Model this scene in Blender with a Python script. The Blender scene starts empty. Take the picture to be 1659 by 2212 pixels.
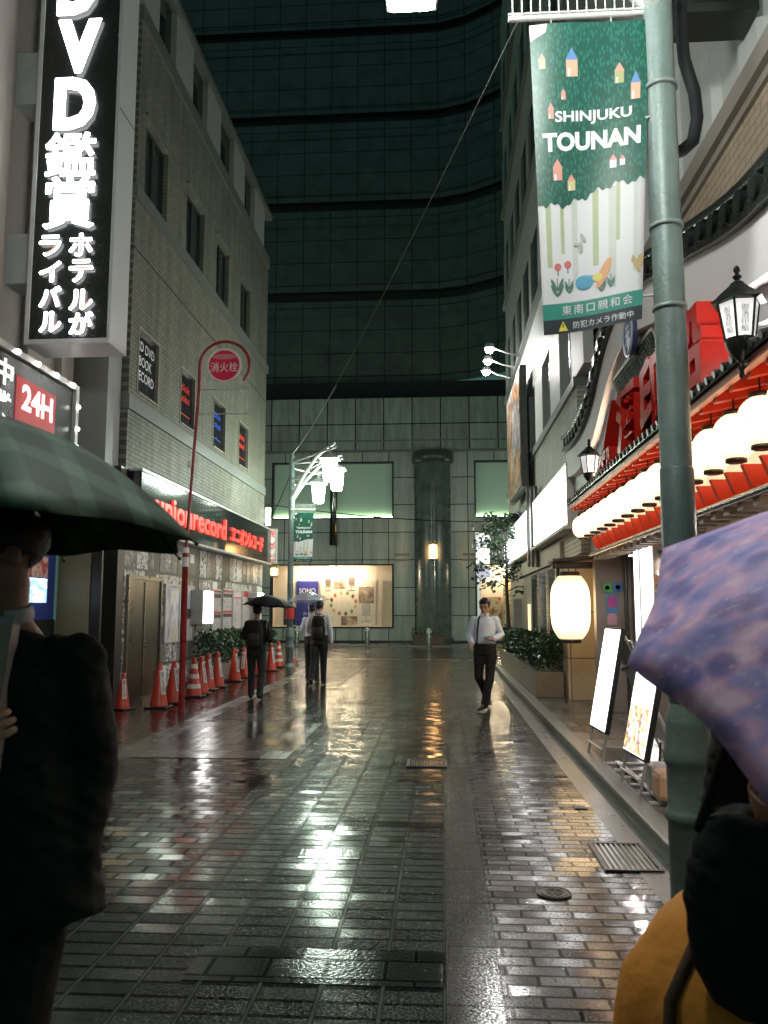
import bpy, bmesh, math, random
from mathutils import Vector, Matrix
random.seed(7)
S = bpy.context.scene
COL = S.collection

# ---------------------------------------------------------------- camera, world, exposure
FP = 1789.0; CX, CY = 829.5, 1106.0; H = 1.6
YAW = math.radians(3.985); PIT = math.radians(6.76)
cam = bpy.data.cameras.new('camera'); camo = bpy.data.objects.new('camera', cam); COL.objects.link(camo)
camo.location = (0, 0, H); camo.rotation_euler = (math.pi/2 + PIT, 0, YAW)
cam.sensor_fit = 'HORIZONTAL'; cam.sensor_width = 36.0; cam.lens = FP/1659*36.0
cam.clip_start = 0.05; cam.clip_end = 500
cam.dof.use_dof = True; cam.dof.focus_distance = 15.0; cam.dof.aperture_fstop = 7.0
S.camera = camo
W = bpy.data.worlds.new("World"); S.world = W; W.use_nodes = True
bgn = W.node_tree.nodes['Background']
bgn.inputs[0].default_value = (0.07, 0.165, 0.145, 1); bgn.inputs[1].default_value = 0.75   # night sky over a lit city
S.view_settings.view_transform = 'Standard'; S.view_settings.look = 'None'
S.view_settings.exposure = -0.4; S.view_settings.gamma = 1.0
S.cycles.use_denoising = True
S.cycles.max_bounces = 7; S.cycles.diffuse_bounces = 3; S.cycles.glossy_bounces = 4
S.cycles.transmission_bounces = 4; S.cycles.transparent_max_bounces = 8
S.cycles.sample_clamp_indirect = 6.0
S.cycles.caustics_reflective = False; S.cycles.caustics_refractive = False

_f = Vector((-math.sin(YAW)*math.cos(PIT), math.cos(YAW)*math.cos(PIT), math.sin(PIT)))
_r = Vector((math.cos(YAW), math.sin(YAW), 0.0))
_u = _r.cross(_f)
def at(px, py, X=None, Y=None, Z=None):
    """a point measured on the photograph (1659 px wide) put on a known plane of the street"""
    d = _f + _r*((px-CX)/FP) - _u*((py-CY)/FP)
    if X is not None: t = X/d.x
    elif Y is not None: t = Y/d.y
    else: t = (Z-H)/d.z
    return Vector((d.x*t, d.y*t, H+d.z*t))

# ---------------------------------------------------------------- materials
MATS = {}
def nt(name):
    m = bpy.data.materials.new(name); m.use_nodes = True
    n = m.node_tree.nodes; l = m.node_tree.links
    return m, n, l, n['Principled BSDF']
def rgba(c): return (c[0], c[1], c[2], 1.0)
def mat(name, col, rough=0.6, metal=0.0, var=0.25, scale=6.0, bump=0.0, bscale=40.0, spec=0.5, coat=0.0, rvar=0.15):
    if name in MATS: return MATS[name]
    m, n, l, b = nt(name)
    b.inputs['Roughness'].default_value = rough; b.inputs['Metallic'].default_value = metal
    b.inputs['Specular IOR Level'].default_value = spec
    b.inputs['Coat Weight'].default_value = coat
    tc = n.new('ShaderNodeTexCoord')
    ns = n.new('ShaderNodeTexNoise'); ns.inputs['Scale'].default_value = scale; ns.inputs['Detail'].default_value = 6; ns.inputs['Roughness'].default_value = .65
    l.new(tc.outputs['Object'], ns.inputs['Vector'])
    mx = n.new('ShaderNodeMix'); mx.data_type = 'RGBA'
    mx.inputs[6].default_value = rgba([c*(1-var) for c in col]); mx.inputs[7].default_value = rgba([min(1, c*(1+var)) for c in col])
    l.new(ns.outputs['Fac'], mx.inputs[0]); l.new(mx.outputs[2], b.inputs['Base Color'])
    mr = n.new('ShaderNodeMapRange'); mr.inputs[1].default_value = .3; mr.inputs[2].default_value = .7
    mr.inputs[3].default_value = max(.02, rough*(1-rvar)); mr.inputs[4].default_value = min(1, rough*(1+rvar))
    l.new(ns.outputs['Fac'], mr.inputs[0]); l.new(mr.outputs[0], b.inputs['Roughness'])
    if bump:
        n2 = n.new('ShaderNodeTexNoise'); n2.inputs['Scale'].default_value = bscale; n2.inputs['Detail'].default_value = 4
        l.new(tc.outputs['Object'], n2.inputs['Vector'])
        bp = n.new('ShaderNodeBump'); bp.inputs['Strength'].default_value = bump; bp.inputs['Distance'].default_value = .01
        l.new(n2.outputs['Fac'], bp.inputs['Height']); l.new(bp.outputs[0], b.inputs['Normal'])
    MATS[name] = m; return m
def emit(name, col, strength, base=(.8, .8, .8), var=0.0, scale=5.0):
    if name in MATS: return MATS[name]
    m, n, l, b = nt(name)
    b.inputs['Base Color'].default_value = rgba(base); b.inputs['Roughness'].default_value = .4
    b.inputs['Emission Color'].default_value = rgba(col); b.inputs['Emission Strength'].default_value = strength
    if var:
        tc = n.new('ShaderNodeTexCoord'); ns = n.new('ShaderNodeTexNoise'); ns.inputs['Scale'].default_value = scale
        l.new(tc.outputs['Object'], ns.inputs['Vector'])
        mr = n.new('ShaderNodeMapRange'); mr.inputs[1].default_value = .3; mr.inputs[2].default_value = .7
        mr.inputs[3].default_value = strength*(1-var); mr.inputs[4].default_value = strength*(1+var)
        l.new(ns.outputs['Fac'], mr.inputs[0]); l.new(mr.outputs[0], b.inputs['Emission Strength'])
    MATS[name] = m; return m
def bricks(name, c1, c2, cm, bw, bh, mortar=.01, axes='yz', rough=.5, bump=.4, off=.5, dirt=.35, var=.5, rvar=0.0, fine=0.0, fscale=120.0, patch=0.0, stretch=False, spec=.5, grain=0.0, vj=None, tint=None, tilt=0.0):
    """running bond / stack bond tiles measured in metres on the given object axes"""
    if name in MATS: return MATS[name]
    m, n, l, b = nt(name)
    tc = n.new('ShaderNodeTexCoord'); sp = n.new('ShaderNodeSeparateXYZ'); cb = n.new('ShaderNodeCombineXYZ')
    l.new(tc.outputs['Object'], sp.inputs[0])
    ix = {'x': 0, 'y': 1, 'z': 2}
    l.new(sp.outputs[ix[axes[0]]], cb.inputs[0]); l.new(sp.outputs[ix[axes[1]]], cb.inputs[1])
    bt = n.new('ShaderNodeTexBrick'); bt.offset = off; bt.squash = 1.0
    bt.inputs['Scale'].default_value = 1.0; bt.inputs['Mortar Size'].default_value = mortar; bt.inputs['Mortar Smooth'].default_value = .15
    bt.inputs['Brick Width'].default_value = bw; bt.inputs['Row Height'].default_value = bh; bt.inputs['Bias'].default_value = 0
    bt.inputs['Color1'].default_value = rgba(c1); bt.inputs['Color2'].default_value = rgba(c2); bt.inputs['Mortar'].default_value = rgba(cm)
    l.new(cb.outputs[0], bt.inputs['Vector'])
    ns = n.new('ShaderNodeTexNoise'); ns.inputs['Scale'].default_value = 1.3; ns.inputs['Detail'].default_value = 8; ns.inputs['Roughness'].default_value = .7
    if stretch:
        mp = n.new('ShaderNodeMapping'); mp.inputs['Scale'].default_value = (2.2, 2.2, .35)
        l.new(tc.outputs['Object'], mp.inputs[0]); l.new(mp.outputs[0], ns.inputs['Vector'])
    else: l.new(tc.outputs['Object'], ns.inputs['Vector'])
    mr = n.new('ShaderNodeMapRange'); mr.inputs[1].default_value = .3; mr.inputs[2].default_value = .7; mr.inputs[3].default_value = 1-dirt; mr.inputs[4].default_value = 1+dirt*.5
    l.new(ns.outputs['Fac'], mr.inputs[0])
    mu = n.new('ShaderNodeMix'); mu.data_type = 'RGBA'; mu.blend_type = 'MULTIPLY'; mu.inputs[0].default_value = 1
    l.new(bt.outputs['Color'], mu.inputs[6]); l.new(mr.outputs[0], mu.inputs[7]); l.new(mu.outputs[2], b.inputs['Base Color'])
    if vj:   # water glinting along the long joints, put into the base colour
        d1 = n.new('ShaderNodeMath'); d1.operation = 'MULTIPLY'; d1.inputs[1].default_value = 1/bw; l.new(sp.outputs[ix[axes[0]]], d1.inputs[0])
        d2 = n.new('ShaderNodeMath'); d2.operation = 'FRACT'; l.new(d1.outputs[0], d2.inputs[0])
        d3 = n.new('ShaderNodeMath'); d3.operation = 'SUBTRACT'; d3.inputs[1].default_value = .5; l.new(d2.outputs[0], d3.inputs[0])
        d4 = n.new('ShaderNodeMath'); d4.operation = 'ABSOLUTE'; l.new(d3.outputs[0], d4.inputs[0])
        d5 = n.new('ShaderNodeMapRange'); d5.inputs[1].default_value = .5-mortar*.75/bw; d5.inputs[2].default_value = .5-mortar*.35/bw; l.new(d4.outputs[0], d5.inputs[0])
        d6 = n.new('ShaderNodeMath'); d6.operation = 'MULTIPLY'; l.new(d5.outputs[0], d6.inputs[0]); l.new(ns.outputs['Fac'], d6.inputs[1])
        m6 = n.new('ShaderNodeMix'); m6.data_type = 'RGBA'; m6.inputs[7].default_value = rgba(vj); l.new(d6.outputs[0], m6.inputs[0]); l.new(mu.outputs[2], m6.inputs[6]); l.new(m6.outputs[2], b.inputs['Base Color'])
    b.inputs['Roughness'].default_value = rough
    if tint: b.inputs['Specular Tint'].default_value = rgba(tint)
    sm = n.new('ShaderNodeMath'); sm.operation = 'MULTIPLY_ADD'; sm.inputs[1].default_value = -spec*.85; sm.inputs[2].default_value = spec
    l.new(bt.outputs['Fac'], sm.inputs[0]); l.new(sm.outputs[0], b.inputs['Specular IOR Level'])
    hs = n.new('ShaderNodeMath'); hs.operation = 'MULTIPLY'; hs.inputs[1].default_value = -1.0
    l.new(bt.outputs['Fac'], hs.inputs[0]); h = hs.outputs[0]
    bp = n.new('ShaderNodeBump'); bp.inputs['Strength'].default_value = bump; bp.inputs['Distance'].default_value = .006
    l.new(h, bp.inputs['Height']); last = bp
    if fine:
        fn = n.new('ShaderNodeTexNoise'); fn.inputs['Scale'].default_value = fscale; fn.inputs['Detail'].default_value = 3
        l.new(tc.outputs['Object'], fn.inputs['Vector'])
        fs = n.new('ShaderNodeBump'); fs.inputs['Distance'].default_value = .006; fs.inputs['Strength'].default_value = fine
        if grain:
            gr = n.new('ShaderNodeMapRange'); gr.inputs[1].default_value = grain; gr.inputs[2].default_value = .85; l.new(fn.outputs['Fac'], gr.inputs[0]); l.new(gr.outputs[0], fs.inputs['Height'])
        else: l.new(fn.outputs['Fac'], fs.inputs['Height'])
        l.new(bp.outputs[0], fs.inputs['Normal']); last = fs
    if rvar:
        # wet: a film of water lies in patches; each paver takes it differently
        n3 = n.new('ShaderNodeTexNoise'); n3.inputs['Scale'].default_value = .9; n3.inputs['Detail'].default_value = 4
        l.new(tc.outputs['Object'], n3.inputs['Vector'])
        b2 = n.new('ShaderNodeTexBrick'); b2.offset = off
        for k, v in (('Scale', 1.0), ('Mortar Size', 0.0), ('Brick Width', bw), ('Row Height', bh), ('Bias', 0.0)): b2.inputs[k].default_value = v
        b2.inputs['Color1'].default_value = (0, 0, 0, 1); b2.inputs['Color2'].default_value = (1, 1, 1, 1)
        l.new(cb.outputs[0], b2.inputs['Vector'])
        ad = n.new('ShaderNodeMath'); ad.operation = 'MULTIPLY_ADD'; ad.inputs[1].default_value = .35
        l.new(b2.outputs['Color'], ad.inputs[0]); l.new(n3.outputs['Fac'], ad.inputs[2])
        if tilt:   # no two pavers lie quite level
            wn = n.new('ShaderNodeTexWhiteNoise'); wn.noise_dimensions = '1D'; ml = n.new('ShaderNodeMath'); ml.operation = 'MULTIPLY'; ml.inputs[1].default_value = 91.7
            l.new(b2.outputs['Color'], ml.inputs[0]); l.new(ml.outputs[0], wn.inputs['W'])
            v1 = n.new('ShaderNodeVectorMath'); v1.operation = 'SUBTRACT'; v1.inputs[1].default_value = (.5, .5, .5); l.new(wn.outputs['Color'], v1.inputs[0])
            v2 = n.new('ShaderNodeVectorMath'); v2.operation = 'MULTIPLY'; v2.inputs[1].default_value = (tilt, tilt, 0); l.new(v1.outputs[0], v2.inputs[0])
            ge = n.new('ShaderNodeNewGeometry'); v3 = n.new('ShaderNodeVectorMath'); v3.operation = 'ADD'; l.new(ge.outputs['Normal'], v3.inputs[0]); l.new(v2.outputs[0], v3.inputs[1])
            v4 = n.new('ShaderNodeVectorMath'); v4.operation = 'NORMALIZE'; l.new(v3.outputs[0], v4.inputs[0]); l.new(v4.outputs[0], bp.inputs['Normal'])
        r2 = n.new('ShaderNodeMapRange'); r2.inputs[1].default_value = .35; r2.inputs[2].default_value = .95
        r2.inputs[3].default_value = max(.03, rough-rvar); r2.inputs[4].default_value = rough+rvar
        l.new(ad.outputs[0], r2.inputs[0]); l.new(r2.outputs[0], b.inputs['Roughness'])
        if fine:
            r3 = n.new('ShaderNodeMapRange'); r3.inputs[1].default_value = .35; r3.inputs[2].default_value = .8; r3.inputs[3].default_value = fine*.25; r3.inputs[4].default_value = fine
            l.new(ad.outputs[0], r3.inputs[0]); l.new(r3.outputs[0], fs.inputs['Strength'])
    l.new(last.outputs[0], b.inputs['Normal'])
    MATS[name] = m; return m
def paper_lamp(name, col, s_mid, s_end, half, base):
    """lit paper: brightest round the bulb at mid height"""
    m, n, l, b = nt(name); b.inputs['Base Color'].default_value = rgba(base); b.inputs['Emission Color'].default_value = rgba(col); b.inputs['Roughness'].default_value = .6
    tc = n.new('ShaderNodeTexCoord'); sp = n.new('ShaderNodeSeparateXYZ'); l.new(tc.outputs['Object'], sp.inputs[0])
    ab = n.new('ShaderNodeMath'); ab.operation = 'ABSOLUTE'; l.new(sp.outputs[2], ab.inputs[0])
    mr = n.new('ShaderNodeMapRange'); mr.interpolation_type = 'SMOOTHSTEP'; mr.inputs[1].default_value = half*.25; mr.inputs[2].default_value = half; mr.inputs[3].default_value = s_mid; mr.inputs[4].default_value = s_end
    l.new(ab.outputs[0], mr.inputs[0])
    ns = n.new('ShaderNodeTexNoise'); ns.inputs['Scale'].default_value = 3/half; l.new(tc.outputs['Object'], ns.inputs['Vector'])
    mm = n.new('ShaderNodeMath'); mm.operation = 'MULTIPLY_ADD'; mm.inputs[1].default_value = .5; mm.inputs[2].default_value = .75; l.new(ns.outputs['Fac'], mm.inputs[0])
    m2 = n.new('ShaderNodeMath'); m2.operation = 'MULTIPLY'; l.new(mr.outputs[0], m2.inputs[0]); l.new(mm.outputs[0], m2.inputs[1]); l.new(m2.outputs[0], b.inputs['Emission Strength'])
    MATS[name] = m; return m
def glass(name, col=(.02, .03, .03), rough=.05, spec=.6):
    return mat(name, col, rough, 0, .3, 1.5, 0, 40, spec)
def picture(name, cols, scale=3.0, sy=1.0, rough=.35, stops=None, em=0.0, detail=6):
    """a printed picture: hard-edged patches of a few inks"""
    if name in MATS: return MATS[name]
    m, n, l, b = nt(name)
    tc = n.new('ShaderNodeTexCoord'); mp = n.new('ShaderNodeMapping'); mp.inputs['Scale'].default_value = (scale, scale, scale*sy)
    oi = n.new('ShaderNodeObjectInfo'); ns = n.new('ShaderNodeTexNoise'); ns.inputs['Scale'].default_value = 1; ns.inputs['Detail'].default_value = detail
    ns.noise_dimensions = '4D'
    mw = n.new('ShaderNodeMath'); mw.operation = 'MULTIPLY'; mw.inputs[1].default_value = 50
    l.new(oi.outputs['Random'], mw.inputs[0]); l.new(mw.outputs[0], ns.inputs['W'])
    l.new(tc.outputs['Object'], mp.inputs[0]); l.new(mp.outputs[0], ns.inputs['Vector'])
    cr = n.new('ShaderNodeValToRGB'); cr.color_ramp.interpolation = 'LINEAR'; ns.inputs['Roughness'].default_value = .68
    k = len(cols); pos = stops or [.36 + .26*i/(k-1) for i in range(k)]
    e = cr.color_ramp.elements; e[0].position = pos[0]; e[0].color = rgba(cols[0]); e[1].position = pos[1]; e[1].color = rgba(cols[1])
    for i in range(2, k):
        q = e.new(pos[i]); q.color = rgba(cols[i])
    l.new(ns.outputs['Fac'], cr.inputs[0]); l.new(cr.outputs[0], b.inputs['Base Color'])
    b.inputs['Roughness'].default_value = rough
    if em:
        l.new(cr.outputs[0], b.inputs['Emission Color']); b.inputs['Emission Strength'].default_value = em
    MATS[name] = m; return m

# ---------------------------------------------------------------- mesh helpers
def root_of(o):
    while o.parent is not None: o = o.parent
    return o
class MB:
    def __init__(s): s.v = []; s.f = []; s.m = []; s.sm = []
    def add(s, vs, fs, mi=0, smooth=False):
        k = len(s.v); s.v += [tuple(v) for v in vs]
        for f in fs: s.f.append([i+k for i in f]); s.m.append(mi); s.sm.append(smooth)
        return s
    def box(s, x0, x1, y0, y1, z0, z1, mi=0):
        if x0 > x1: x0, x1 = x1, x0
        if y0 > y1: y0, y1 = y1, y0
        if z0 > z1: z0, z1 = z1, z0
        v = [(x0,y0,z0),(x1,y0,z0),(x1,y1,z0),(x0,y1,z0),(x0,y0,z1),(x1,y0,z1),(x1,y1,z1),(x0,y1,z1)]
        return s.add(v, [(3,2,1,0),(4,5,6,7),(0,1,5,4),(1,2,6,5),(2,3,7,6),(3,0,4,7)], mi)
    def obox(s, o, ax, ay, az, mi=0):
        """box spanned by three vectors from corner o"""
        o, ax, ay, az = map(Vector, (o, ax, ay, az))
        v = [o, o+ax, o+ax+ay, o+ay, o+az, o+ax+az, o+ax+ay+az, o+ay+az]
        fs = [(3,2,1,0),(4,5,6,7),(0,1,5,4),(1,2,6,5),(2,3,7,6),(3,0,4,7)]
        if ax.cross(ay).dot(az) < 0: fs = [f[::-1] for f in fs]
        return s.add(v, fs, mi)
    def quad(s, a, b, c, d, mi=0): return s.add([a, b, c, d], [(0,1,2,3)], mi)
    def poly(s, pts, vec, mi=0, mside=None):
        """flat outline pushed along vec into a solid"""
        n = len(pts); vec = Vector(vec); p = [Vector(q) for q in pts]; q = [a+vec for a in p]
        s.add(p, [list(range(n))[::-1]], mi); s.add(q, [list(range(n))], mi)
        for i in range(n):
            j = (i+1) % n
            s.add([p[i], p[j], q[j], q[i]], [(0,1,2,3)], mi if mside is None else mside)
        return s
    def ring_tube(s, pts, radii, seg=10, mi=0, smooth=True, cap=True, up=None):
        pts = [Vector(p) for p in pts]; n = len(pts); rings = []
        ref = Vector(up) if up else None
        for i in range(n):
            t = (pts[min(i+1, n-1)] - pts[max(i-1, 0)])
            if t.length < 1e-9: t = Vector((0, 0, 1))
            t.normalize()
            if ref is None or abs(ref.dot(t)) > .98: ref = Vector((1, 0, 0)) if abs(t.x) < .7 else Vector((0, 1, 0))
            a = (ref - t*ref.dot(t)).normalized(); c = t.cross(a); ref = a
            r = radii[i] if hasattr(radii, '__len__') else radii
            rx, ry = r if hasattr(r, '__len__') else (r, r)
            rings.append([pts[i] + a*(rx*math.cos(2*math.pi*k/seg)) + c*(ry*math.sin(2*math.pi*k/seg)) for k in range(seg)])
        vs = [v for r in rings for v in r]; fs = []
        for i in range(n-1):
            for k in range(seg):
                k2 = (k+1) % seg
                fs.append((i*seg+k, i*seg+k2, (i+1)*seg+k2, (i+1)*seg+k))
        s.add(vs, fs, mi, smooth)
        if cap:
            s.add(rings[0], [list(range(seg))[::-1]], mi); s.add(rings[-1], [list(range(seg))], mi)
        return s
    def tube(s, a, b, r, seg=10, mi=0): return s.ring_tube([a, b], [r, r], seg, mi)
    def lathe(s, prof, c=(0,0,0), seg=20, mi=0, smooth=True, sx=1, sy=1):
        """profile [(r, z)] turned about a vertical axis"""
        c = Vector(c); n = len(prof); vs = []; fs = []
        for r, z in prof:
            for k in range(seg):
                a = 2*math.pi*k/seg; vs.append(c + Vector((r*sx*math.cos(a), r*sy*math.sin(a), z)))
        for i in range(n-1):
            for k in range(seg):
                k2 = (k+1) % seg; fs.append((i*seg+k, i*seg+k2, (i+1)*seg+k2, (i+1)*seg+k))
        s.add(vs, fs, mi, smooth)
        if prof[0][0] > 1e-4: s.add(vs[:seg], [list(range(seg))[::-1]], mi)
        if prof[-1][0] > 1e-4: s.add(vs[-seg:], [list(range(seg))], mi)
        return s
    def ball(s, c, rx, ry=None, rz=None, seg=14, rows=9, mi=0):
        ry = ry or rx; rz = rz or rx; c = Vector(c); vs = []; fs = []
        for i in range(rows+1):
            t = math.pi*i/rows
            for k in range(seg):
                a = 2*math.pi*k/seg; vs.append(c + Vector((rx*math.sin(t)*math.cos(a), ry*math.sin(t)*math.sin(a), -rz*math.cos(t))))
        for i in range(rows):
            for k in range(seg):
                k2 = (k+1) % seg; fs.append((i*seg+k, i*seg+k2, (i+1)*seg+k2, (i+1)*seg+k))
        return s.add(vs, fs, mi, True)
    def xform(s, M):
        s.v = [tuple(M @ Vector(v)) for v in s.v]; return s
    def mesh(s, name, off=Vector((0,0,0))):
        me = bpy.data.meshes.new(name)
        me.from_pydata([(v[0]-off[0], v[1]-off[1], v[2]-off[2]) for v in s.v], [], s.f)
        me.polygons.foreach_set('material_index', s.m); me.polygons.foreach_set('use_smooth', s.sm)
        me.update(); return me
    def build(s, name, mats, parent=None, bevel=0.0, merge=False, solid=0.0):
        off = root_of(parent).location.copy() if parent else Vector((0,0,0))
        me = s.mesh(name, off)
        for m in (mats if isinstance(mats, (list, tuple)) else [mats]): me.materials.append(m)
        if merge:
            bm = bmesh.new(); bm.from_mesh(me); bmesh.ops.remove_doubles(bm, verts=bm.verts, dist=1e-5); bmesh.ops.recalc_face_normals(bm, faces=bm.faces); bm.to_mesh(me); bm.free()
        o = bpy.data.objects.new(name, me); COL.objects.link(o)
        if parent: o.parent = parent
        if bevel:
            b = o.modifiers.new('bevel', 'BEVEL'); b.width = bevel; b.segments = 2; b.limit_method = 'ANGLE'; b.angle_limit = math.radians(40)
        if solid:
            b = o.modifiers.new('solid', 'SOLIDIFY'); b.thickness = solid; b.offset = 0
        return o
def thing(name, label, cat, loc=(0,0,0), group=None):
    o = bpy.data.objects.new(name, None); COL.objects.link(o); o.location = loc; o.empty_display_size = .2
    return tag(o, label, cat, group)
def tag(o, label=None, cat=None, group=None, kind=None):
    if label: o['label'] = label
    if cat: o['category'] = cat
    if group: o['group'] = group
    if kind: o['kind'] = kind
    return o
KIDS = {}
def copy_tree(o, parent=None):
    c = o.copy(); COL.objects.link(c)
    if parent is not None: c.parent = parent
    for ch in list(o.children): copy_tree(ch, c)
    return c
def letters(string, bold=0.0, extrude=0.0, spacing=1.0, align='CENTER', vertical=False, shear=0.0, res=3):
    c = bpy.data.curves.new('letters', 'FONT'); c.body = '\n'.join(string) if vertical else string
    c.size = 1.0; c.offset = bold; c.extrude = extrude; c.align_x = align; c.space_character = spacing; c.resolution_u = res; c.shear = shear
    if vertical: c.space_line = .95*spacing
    o = bpy.data.objects.new('letters', c); COL.objects.link(o)
    dg = bpy.context.evaluated_depsgraph_get(); dg.update()
    me = bpy.data.meshes.new_from_object(o.evaluated_get(dg))
    vs = [v.co.copy() for v in me.vertices]; fs = [list(p.vertices) for p in me.polygons]
    bpy.data.objects.remove(o); bpy.data.curves.remove(c); bpy.data.meshes.remove(me)
    return vs, fs
def put_text(mb, string, o, ux, uy, w=None, h=None, depth=0.004, mi=0, center=True, **k):
    """write string in the rectangle centred on o, along ux (reading direction) and uy (up), w x h metres, standing proud by depth"""
    vs, fs = letters(string, **k)
    if not vs: return mb
    x0 = min(v.x for v in vs); x1 = max(v.x for v in vs); y0 = min(v.y for v in vs); y1 = max(v.y for v in vs)
    sx = w/(x1-x0) if w else None; sy = h/(y1-y0) if h else None
    sx = sx or sy; sy = sy or sx
    ux = Vector(ux).normalized(); uy = Vector(uy).normalized(); n = ux.cross(uy); o = Vector(o)
    zz = [v.z for v in vs]; zr = (max(zz)-min(zz)) or 1; z0 = min(zz)
    pts = [o + ux*((v.x-(x0+x1)/2)*sx) + uy*((v.y-(y0+y1)/2)*sy) + n*(depth*((v.z-z0)/zr if max(zz) > min(zz) else 1)) for v in vs]
    return mb.add(pts, fs, mi)
def remesh(mb, voxel=.008, smooth=6, factor=.6, folds=0.0, seed=0.0):
    me = mb.mesh('tmp'); o = bpy.data.objects.new('tmp', me); COL.objects.link(o)
    r = o.modifiers.new('r', 'REMESH'); r.mode = 'VOXEL'; r.voxel_size = voxel; r.use_smooth_shade = True
    if smooth:
        s_ = o.modifiers.new('s', 'SMOOTH'); s_.iterations = smooth; s_.factor = factor
    dg = bpy.context.evaluated_depsgraph_get(); dg.update()
    m2 = bpy.data.meshes.new_from_object(o.evaluated_get(dg))
    if folds:
        from mathutils import noise
        cos = []
        for v in m2.vertices:
            q = v.co; a = noise.noise(Vector((q.x*11+seed, q.y*11, q.z*6))); b = noise.noise(Vector((q.x*5+seed, q.y*7, q.z*19+q.x*14)))
            cos.append(q + v.normal*folds*(a + .9*(1-abs(b)*2.2)))
        for v, c in zip(m2.vertices, cos): v.co = c
    out = MB(); out.v = [tuple(v.co) for v in m2.vertices]; out.f = [list(p.vertices) for p in m2.polygons]
    out.m = [0]*len(out.f); out.sm = [True]*len(out.f)
    bpy.data.objects.remove(o); bpy.data.meshes.remove(me); bpy.data.meshes.remove(m2)
    return out
def put_bold(mb, string, o, ux, uy, w, h, depth, grow, mi=0, n=10, **k):
    """heavy sign strokes: the same letter laid down several times in a small ring"""
    o = Vector(o); X_ = Vector(ux).normalized(); Y_ = Vector(uy).normalized(); N_ = X_.cross(Y_)
    for i in range(n):
        a = 2*math.pi*i/n; put_text(mb, string, o + X_*grow*math.cos(a) + Y_*grow*math.sin(a) + N_*.0011*i, ux, uy, w=w, h=h, depth=depth, mi=mi, **k)
    return put_text(mb, string, o + N_*.0011*n, ux, uy, w=w, h=h, depth=depth, mi=mi, **k)
XR = (1,0,0); YF = (0,1,0); ZU = (0,0,1)
# ================================================================ GROUND
wet_dark = bricks('wet_granite_paver', (.006,.011,.010), (.016,.025,.022), (.002,.003,.003), .265, .133, .014, 'xy', rough=.135, bump=.8, rvar=.05, fine=.6, fscale=80, dirt=.5, spec=.24, off=0, grain=.52, tint=(.70,1,.90), tilt=.055, vj=(.10,.11,.10))
wet_brown = bricks('wet_brown_paver', (.010,.012,.010), (.024,.023,.019), (.003,.003,.003), .265, .133, .013, 'xy', rough=.16, bump=.8, rvar=.06, fine=.5, fscale=70, dirt=.5, spec=.24, grain=.60, tint=(.80,1,.92), tilt=.06)
wet_brick = bricks('wet_right_brick', (.035,.031,.026), (.075,.064,.052), (.007,.0065,.006), .27, .100, .009, 'xy', rough=.16, bump=.9, rvar=.08, fine=.7, fscale=70, dirt=.5, spec=.40, grain=.56, tilt=.06)
wet_red = bricks('wet_red_paver', (.030,.015,.012), (.055,.026,.020), (.012,.01,.01), .10, .20, .007, 'xy', rough=.13, bump=.8, rvar=.06, fine=.3, fscale=60, spec=.25, tilt=.07)
wet_strip = bricks('wet_strip_stone', (.022,.022,.019), (.034,.033,.028), (.006,.006,.005), .245, .6, .006, 'xy', rough=.15, bump=.4, rvar=.05, fine=1.0, fscale=80, spec=.34, off=0, grain=.50, tint=(.85,1,.95))
wet_pale = bricks('wet_pale_stone', (.08,.082,.072), (.11,.11,.098), (.03,.03,.03), .2, .6, .006, 'xy', rough=.28, bump=.4, rvar=.12, fine=.4, spec=.6, off=0)
wet_cross = bricks('wet_crossing_paver', (.045,.040,.032), (.07,.062,.05), (.014,.012,.010), .265, .265, .01, 'xy', rough=.20, bump=.7, rvar=.10, fine=.4, fscale=50, spec=.40, tilt=.05)
wet_terrace = bricks('wet_terrace_tile', (.13,.115,.095), (.17,.15,.125), (.04,.035,.03), .6, .6, .008, 'xy', rough=.25, bump=.4, rvar=.12, fine=.25, spec=.55, off=0)
wet_conc = mat('wet_concrete', (.13,.12,.10), .3, 0, .3, 4, .35, 60, .6)
dark_slot = mat('drain_slot', (.012,.012,.012), .35)
def sheet(name, pts, m, z=0.0, lab=None):
    mb = MB(); mb.add([(x, y, z) for x, y in pts], [list(range(len(pts)))])
    o = mb.build(name, m); o['kind'] = 'structure'; return o
def rect(x0, x1, y0, y1): return [(x0, y0), (x1, y0), (x1, y1), (x0, y1)]
sheet('ground', rect(-90, 90, -60, 120), mat('wet_asphalt', (.04,.042,.04), .3, 0, .3, 2, .3, 90, .55), -.06)
sheet('street', rect(-1.7, 0, 4.95, 27.3), wet_dark)
sheet('street', rect(-7.2, 0, -8, 4.95), wet_dark)
sheet('street', rect(-3.45, -1.7, 4.95, 27.3), wet_brown)
sheet('street', rect(-3.75, -3.45, 4.95, 27.3), wet_pale)
sheet('pavement', rect(-7.2, -3.75, 4.95, 27.3), wet_red)
sheet('street', rect(0, .245, -8, 25.4), wet_strip)
sheet('street', rect(.245, 1.2, -8, 25.9), wet_brick)
sheet('street', rect(1.2, 1.37, -8, 25.9), wet_conc)
sheet('gutter', rect(1.37, 1.45, -8, 25.9), dark_slot, -.03)
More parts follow.
